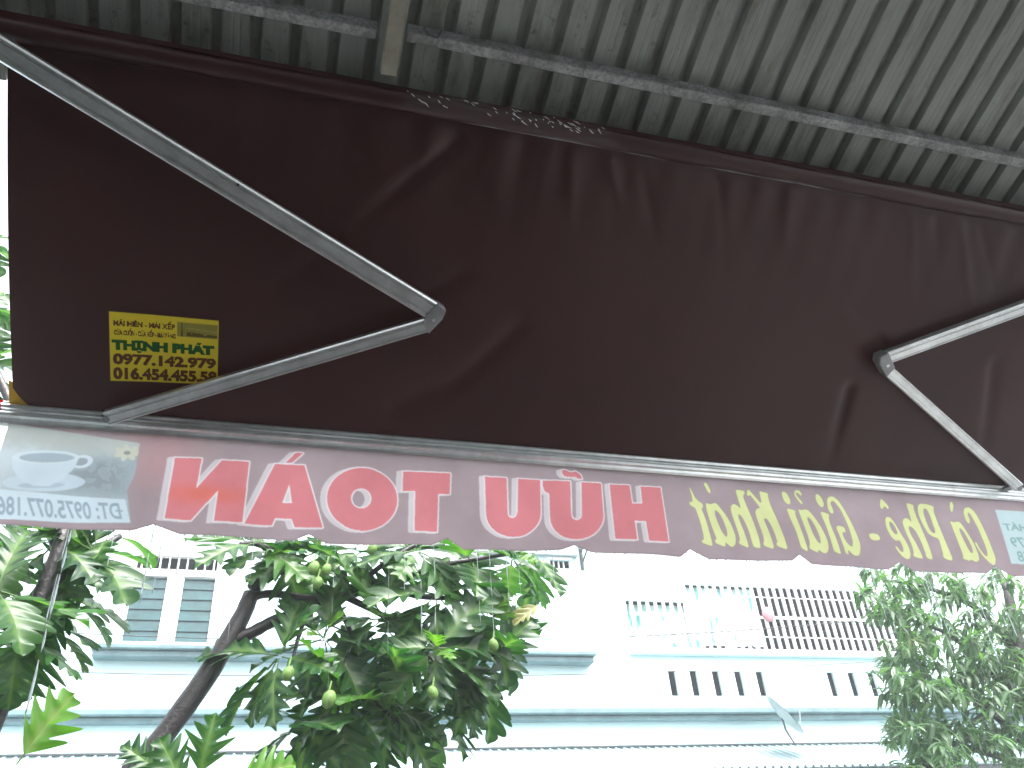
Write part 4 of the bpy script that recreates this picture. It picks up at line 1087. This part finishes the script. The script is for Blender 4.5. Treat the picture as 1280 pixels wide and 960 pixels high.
# mango tree at the right edge
MY = 7.6
R_ = lambda x, y, dy=0.0: at_y(x, y, MY+dy)
b4 = R_(1330, 1060); b4.z = 0.0
t4 = empty('mango_tree', b4, 'mango tree with masses of slender leaves at the right edge', 'tree', 'trees in front of the pale building')
branch(t4, [b4-V_((0, 0, .1)), b4+V_((-.05, 0, 1.2)), R_(1310, 985), R_(1290, 900), R_(1275, 820), R_(1260, 740)], 0.13, 0.05, 'trunk', 'bark2', 12)
tips = []
rg = random.Random(5)
limbs = [[(1300, 950), (1250, 900), (1190, 860), (1130, 850)], [(1290, 900), (1230, 830), (1180, 790), (1120, 770)], [(1275, 820), (1220, 760), (1160, 735), (1110, 725)],
         [(1260, 740), (1240, 700), (1210, 670)], [(1300, 960), (1230, 940), (1170, 925), (1120, 930)], [(1275, 830), (1310, 780), (1350, 740)], [(1290, 900), (1330, 860), (1380, 840)], [(1245, 890), (1215, 905), (1190, 945)], [(1230, 830), (1200, 850), (1165, 880)]]
for lb in limbs:
    dy0 = rg.uniform(-0.5, 0.5); pts = [R_(x, y, dy0*i/(len(lb)-1)) for i, (x, y) in enumerate(lb)]
    branch(t4, pts, 0.045, 0.014, 'branch', 'bark2', 7)
BL = [((1120, 728), 45, 30), ((1165, 730), 50, 35), ((1215, 735), 55, 45), ((1265, 740), 45, 50), ((1110, 765), 25, 25), ((1150, 790), 40, 35), ((1200, 795), 50, 40), ((1255, 800), 50, 45),
      ((1125, 850), 30, 30), ((1165, 855), 40, 38), ((1210, 860), 40, 35), ((1265, 870), 40, 40), ((1140, 905), 35, 32), ((1180, 920), 45, 38), ((1235, 925), 50, 35), ((1275, 940), 40, 35), ((1155, 950), 35, 25), ((1215, 832), 45, 30), ((1262, 838), 40, 30), ((1140, 822), 30, 25), ((1300, 800), 50, 80), ((1320, 900), 50, 60)]
mv, mf, mvein, mtint = [], [], [], []
def mango_leaf_mesh(seed):
    rg2 = random.Random(seed); vs = []; fs = []; N = 6; dr = rg2.uniform(.1, .5); tw = rg2.uniform(-.1, .1); vein = []
    for i in range(N+1):
        t = i/N; w = 0.125*math.sin(math.pi*min(1, t**0.8*0.99+0.005))**0.8
        for s_ in (-1, 0, 1): vs.append((s_*w+tw*t*t, t, 0.3*abs(s_)*w-dr*t*t)); vein.append(0.7 if s_ == 0 else 0.0)
    for i in range(N):
        for j in range(2): a = i*3+j; fs.append((a, a+1, a+4, a+3))
    return vs, fs, vein
ML = [mango_leaf_mesh(s_) for s_ in range(5)]
def mk(vs, fs, vein, mat, tint=None):
    m = bpy.data.meshes.new('leaf'); m.from_pydata(vs, [], fs)
    m.attributes.new('vein', 'FLOAT', 'POINT').data.foreach_set('value', vein)
    if tint: m.attributes.new('tint', 'FLOAT', 'POINT').data.foreach_set('value', tint)
    m.polygons.foreach_set('use_smooth', [True]*len(fs)); m.materials.append(mat); m.update(); return m
MLM = [mk(*q, M['mango']) for q in ML]; MLY = [mk(*q, M['mango_young']) for q in ML[:2]]
recs = []
for (c, sx, sy) in BL:
    for _ in range(27):
        px, py = c[0]+rg.gauss(0, sx*0.5), c[1]+rg.gauss(0, sy*0.5)
        dep = rg.gauss(0, 0.45); p = R_(px, py, dep); yg = rg.random() < 0.09
        ax = V_((rg.uniform(-.8, .5), rg.uniform(-.8, .1), rg.uniform(-.1, .8))).normalized(); a = ax.cross(V_((.2, .9, .3))).normalized(); b = ax.cross(a)
        MB().tube([p-ax*0.16-V_((0, 0, .04)), p], [0.006, 0.004], 4)
        for i in range(rg.randint(8, 12)):
            q = i*2.399+rg.uniform(-.3, .3)
            d = (a*math.cos(q)+b*math.sin(q))+ax*rg.uniform(-.2, .7)+V_((0, 0, -rg.uniform(.2, .8)))
            recs.append((dep, p+ax*rg.uniform(-.06, .02), d.normalized(), rg.uniform(.11, .20), yg, rg.randrange(5)))
recs.sort(key=lambda r_: r_[0])
for i, (dep, p, d, L, yg, kk) in enumerate(recs):
    x = d.cross(V_((rg.uniform(-.4, .4), -.4, 1))); x.normalize(); z = x.cross(d)
    mt = Matrix.Translation(p) @ Matrix((x, d, z)).transposed().to_4x4() @ Matrix.Scale(L, 4)
    if i < 280:
        o = bpy.data.objects.new('leaf', (MLY[kk % 2] if yg else MLM[kk])); COL.objects.link(o); o.parent = t4
        o.matrix_basis = Matrix.Translation(-t4.location) @ mt
    else:
        vs, fs, vein = ML[kk]; k0 = len(mv); mv += [tuple(mt @ Vector(v)) for v in vs]; mf += [tuple(j+k0 for j in f) for f in fs]; mvein += vein; mtint += [rg.random()]*len(vs)
fo = link('foliage', mk(mv, mf, mvein, M['mango'], mtint), t4); tag(fo, kind='stuff')

# ------------------------------------------------------------------ rain water running off the valance
rw = random.Random(21); wt = MB()
def vb(X): return float(np.interp(X, bx, bz))
X = AX0+0.01
while X < AX1:     # beads along the hem
    if rw.random() < 0.55:
        z = vb(X); r_ = rw.uniform(0.0014, 0.003); y = float(val_y(X, z))
        wt.tube([(X, y, z+r_*0.5), (X, y, z-r_*0.4), (X, y, z-r_*1.6), (X, y, z-r_*2.2)], [r_*0.5, r_, r_*0.75, r_*0.1], 6)
    X += rw.uniform(0.008, 0.022)
def stream(px, py, length, r_, n=1.0):
    p = at_y(px, py, 2.404); z = vb(p.x)-0.001; end = z-length; y = float(val_y(p.x, z))
    while z > end:
        L = rw.uniform(0.03, 0.16)
        pts = [(p.x+rw.uniform(-.0008, .0008), y+rw.uniform(-.0008, .0008), z-L*i/3) for i in range(4)]
        q = r_*rw.uniform(0.6, 1.2); wt.tube(pts, [q*0.4, q, q*1.1, q*0.4], 5); z -= L+rw.uniform(0.0, 0.03)*n
for (px, py, L, r_) in ((89, 662, .42, .0030), (86, 662, .30, .0022), (144, 665, .10, .0015), (193, 658, .16, .0020), (205, 661, .14, .0016), (228, 670, .10, .0018), (318, 672, .10, .0012), (487, 680, .34, .0010), (506, 680, .15, .0011), (526, 681, .22, .0017), (543, 682, .24, .0022), (597, 687, .18, .0012), (612, 688, .20, .0012), (633, 688, .16, .0012), (648, 689, .12, .0010), (690, 690, .08, .0009),
                        (1154, 713, .30, .0015), (1158, 713, .18, .0012), (1205, 714, .34, .0016), (1210, 714, .22, .0013), (1232, 715, .20, .0018), (1240, 716, .18, .0014), (1150, 713, .2, .001), (300, 672, .3, .0008), (420, 678, .4, .0007), (1090, 707, .25, .0008)):
    stream(px, py, L, r_)
wo = wt.build('rain_drips', M['water'], None, smooth=True)
tag(wo, 'thin streams and beads of rain water falling from the valance hem', 'rain water', kind='stuff')

# ------------------------------------------------------------------ thin rain haze, added mostly to imitate lens veil
hz = NT('veil_haze_air')
hz.t.nodes.remove(hz.b)
pv = hz.n('ShaderNodeVolumePrincipled'); pv.inputs['Color'].default_value = (0.90, 0.96, 1.0, 1)
pv.inputs['Density'].default_value = 0.0045; pv.inputs['Anisotropy'].default_value = 0.2
hz.l(pv.outputs['Volume'], hz.out.inputs['Volume'])
ho = MB().box(-91, 91, -91, 91, -1.3, 10.2).build('haze', hz.m); tag(ho, kind='stuff')
SC.cycles.volume_bounces = 1
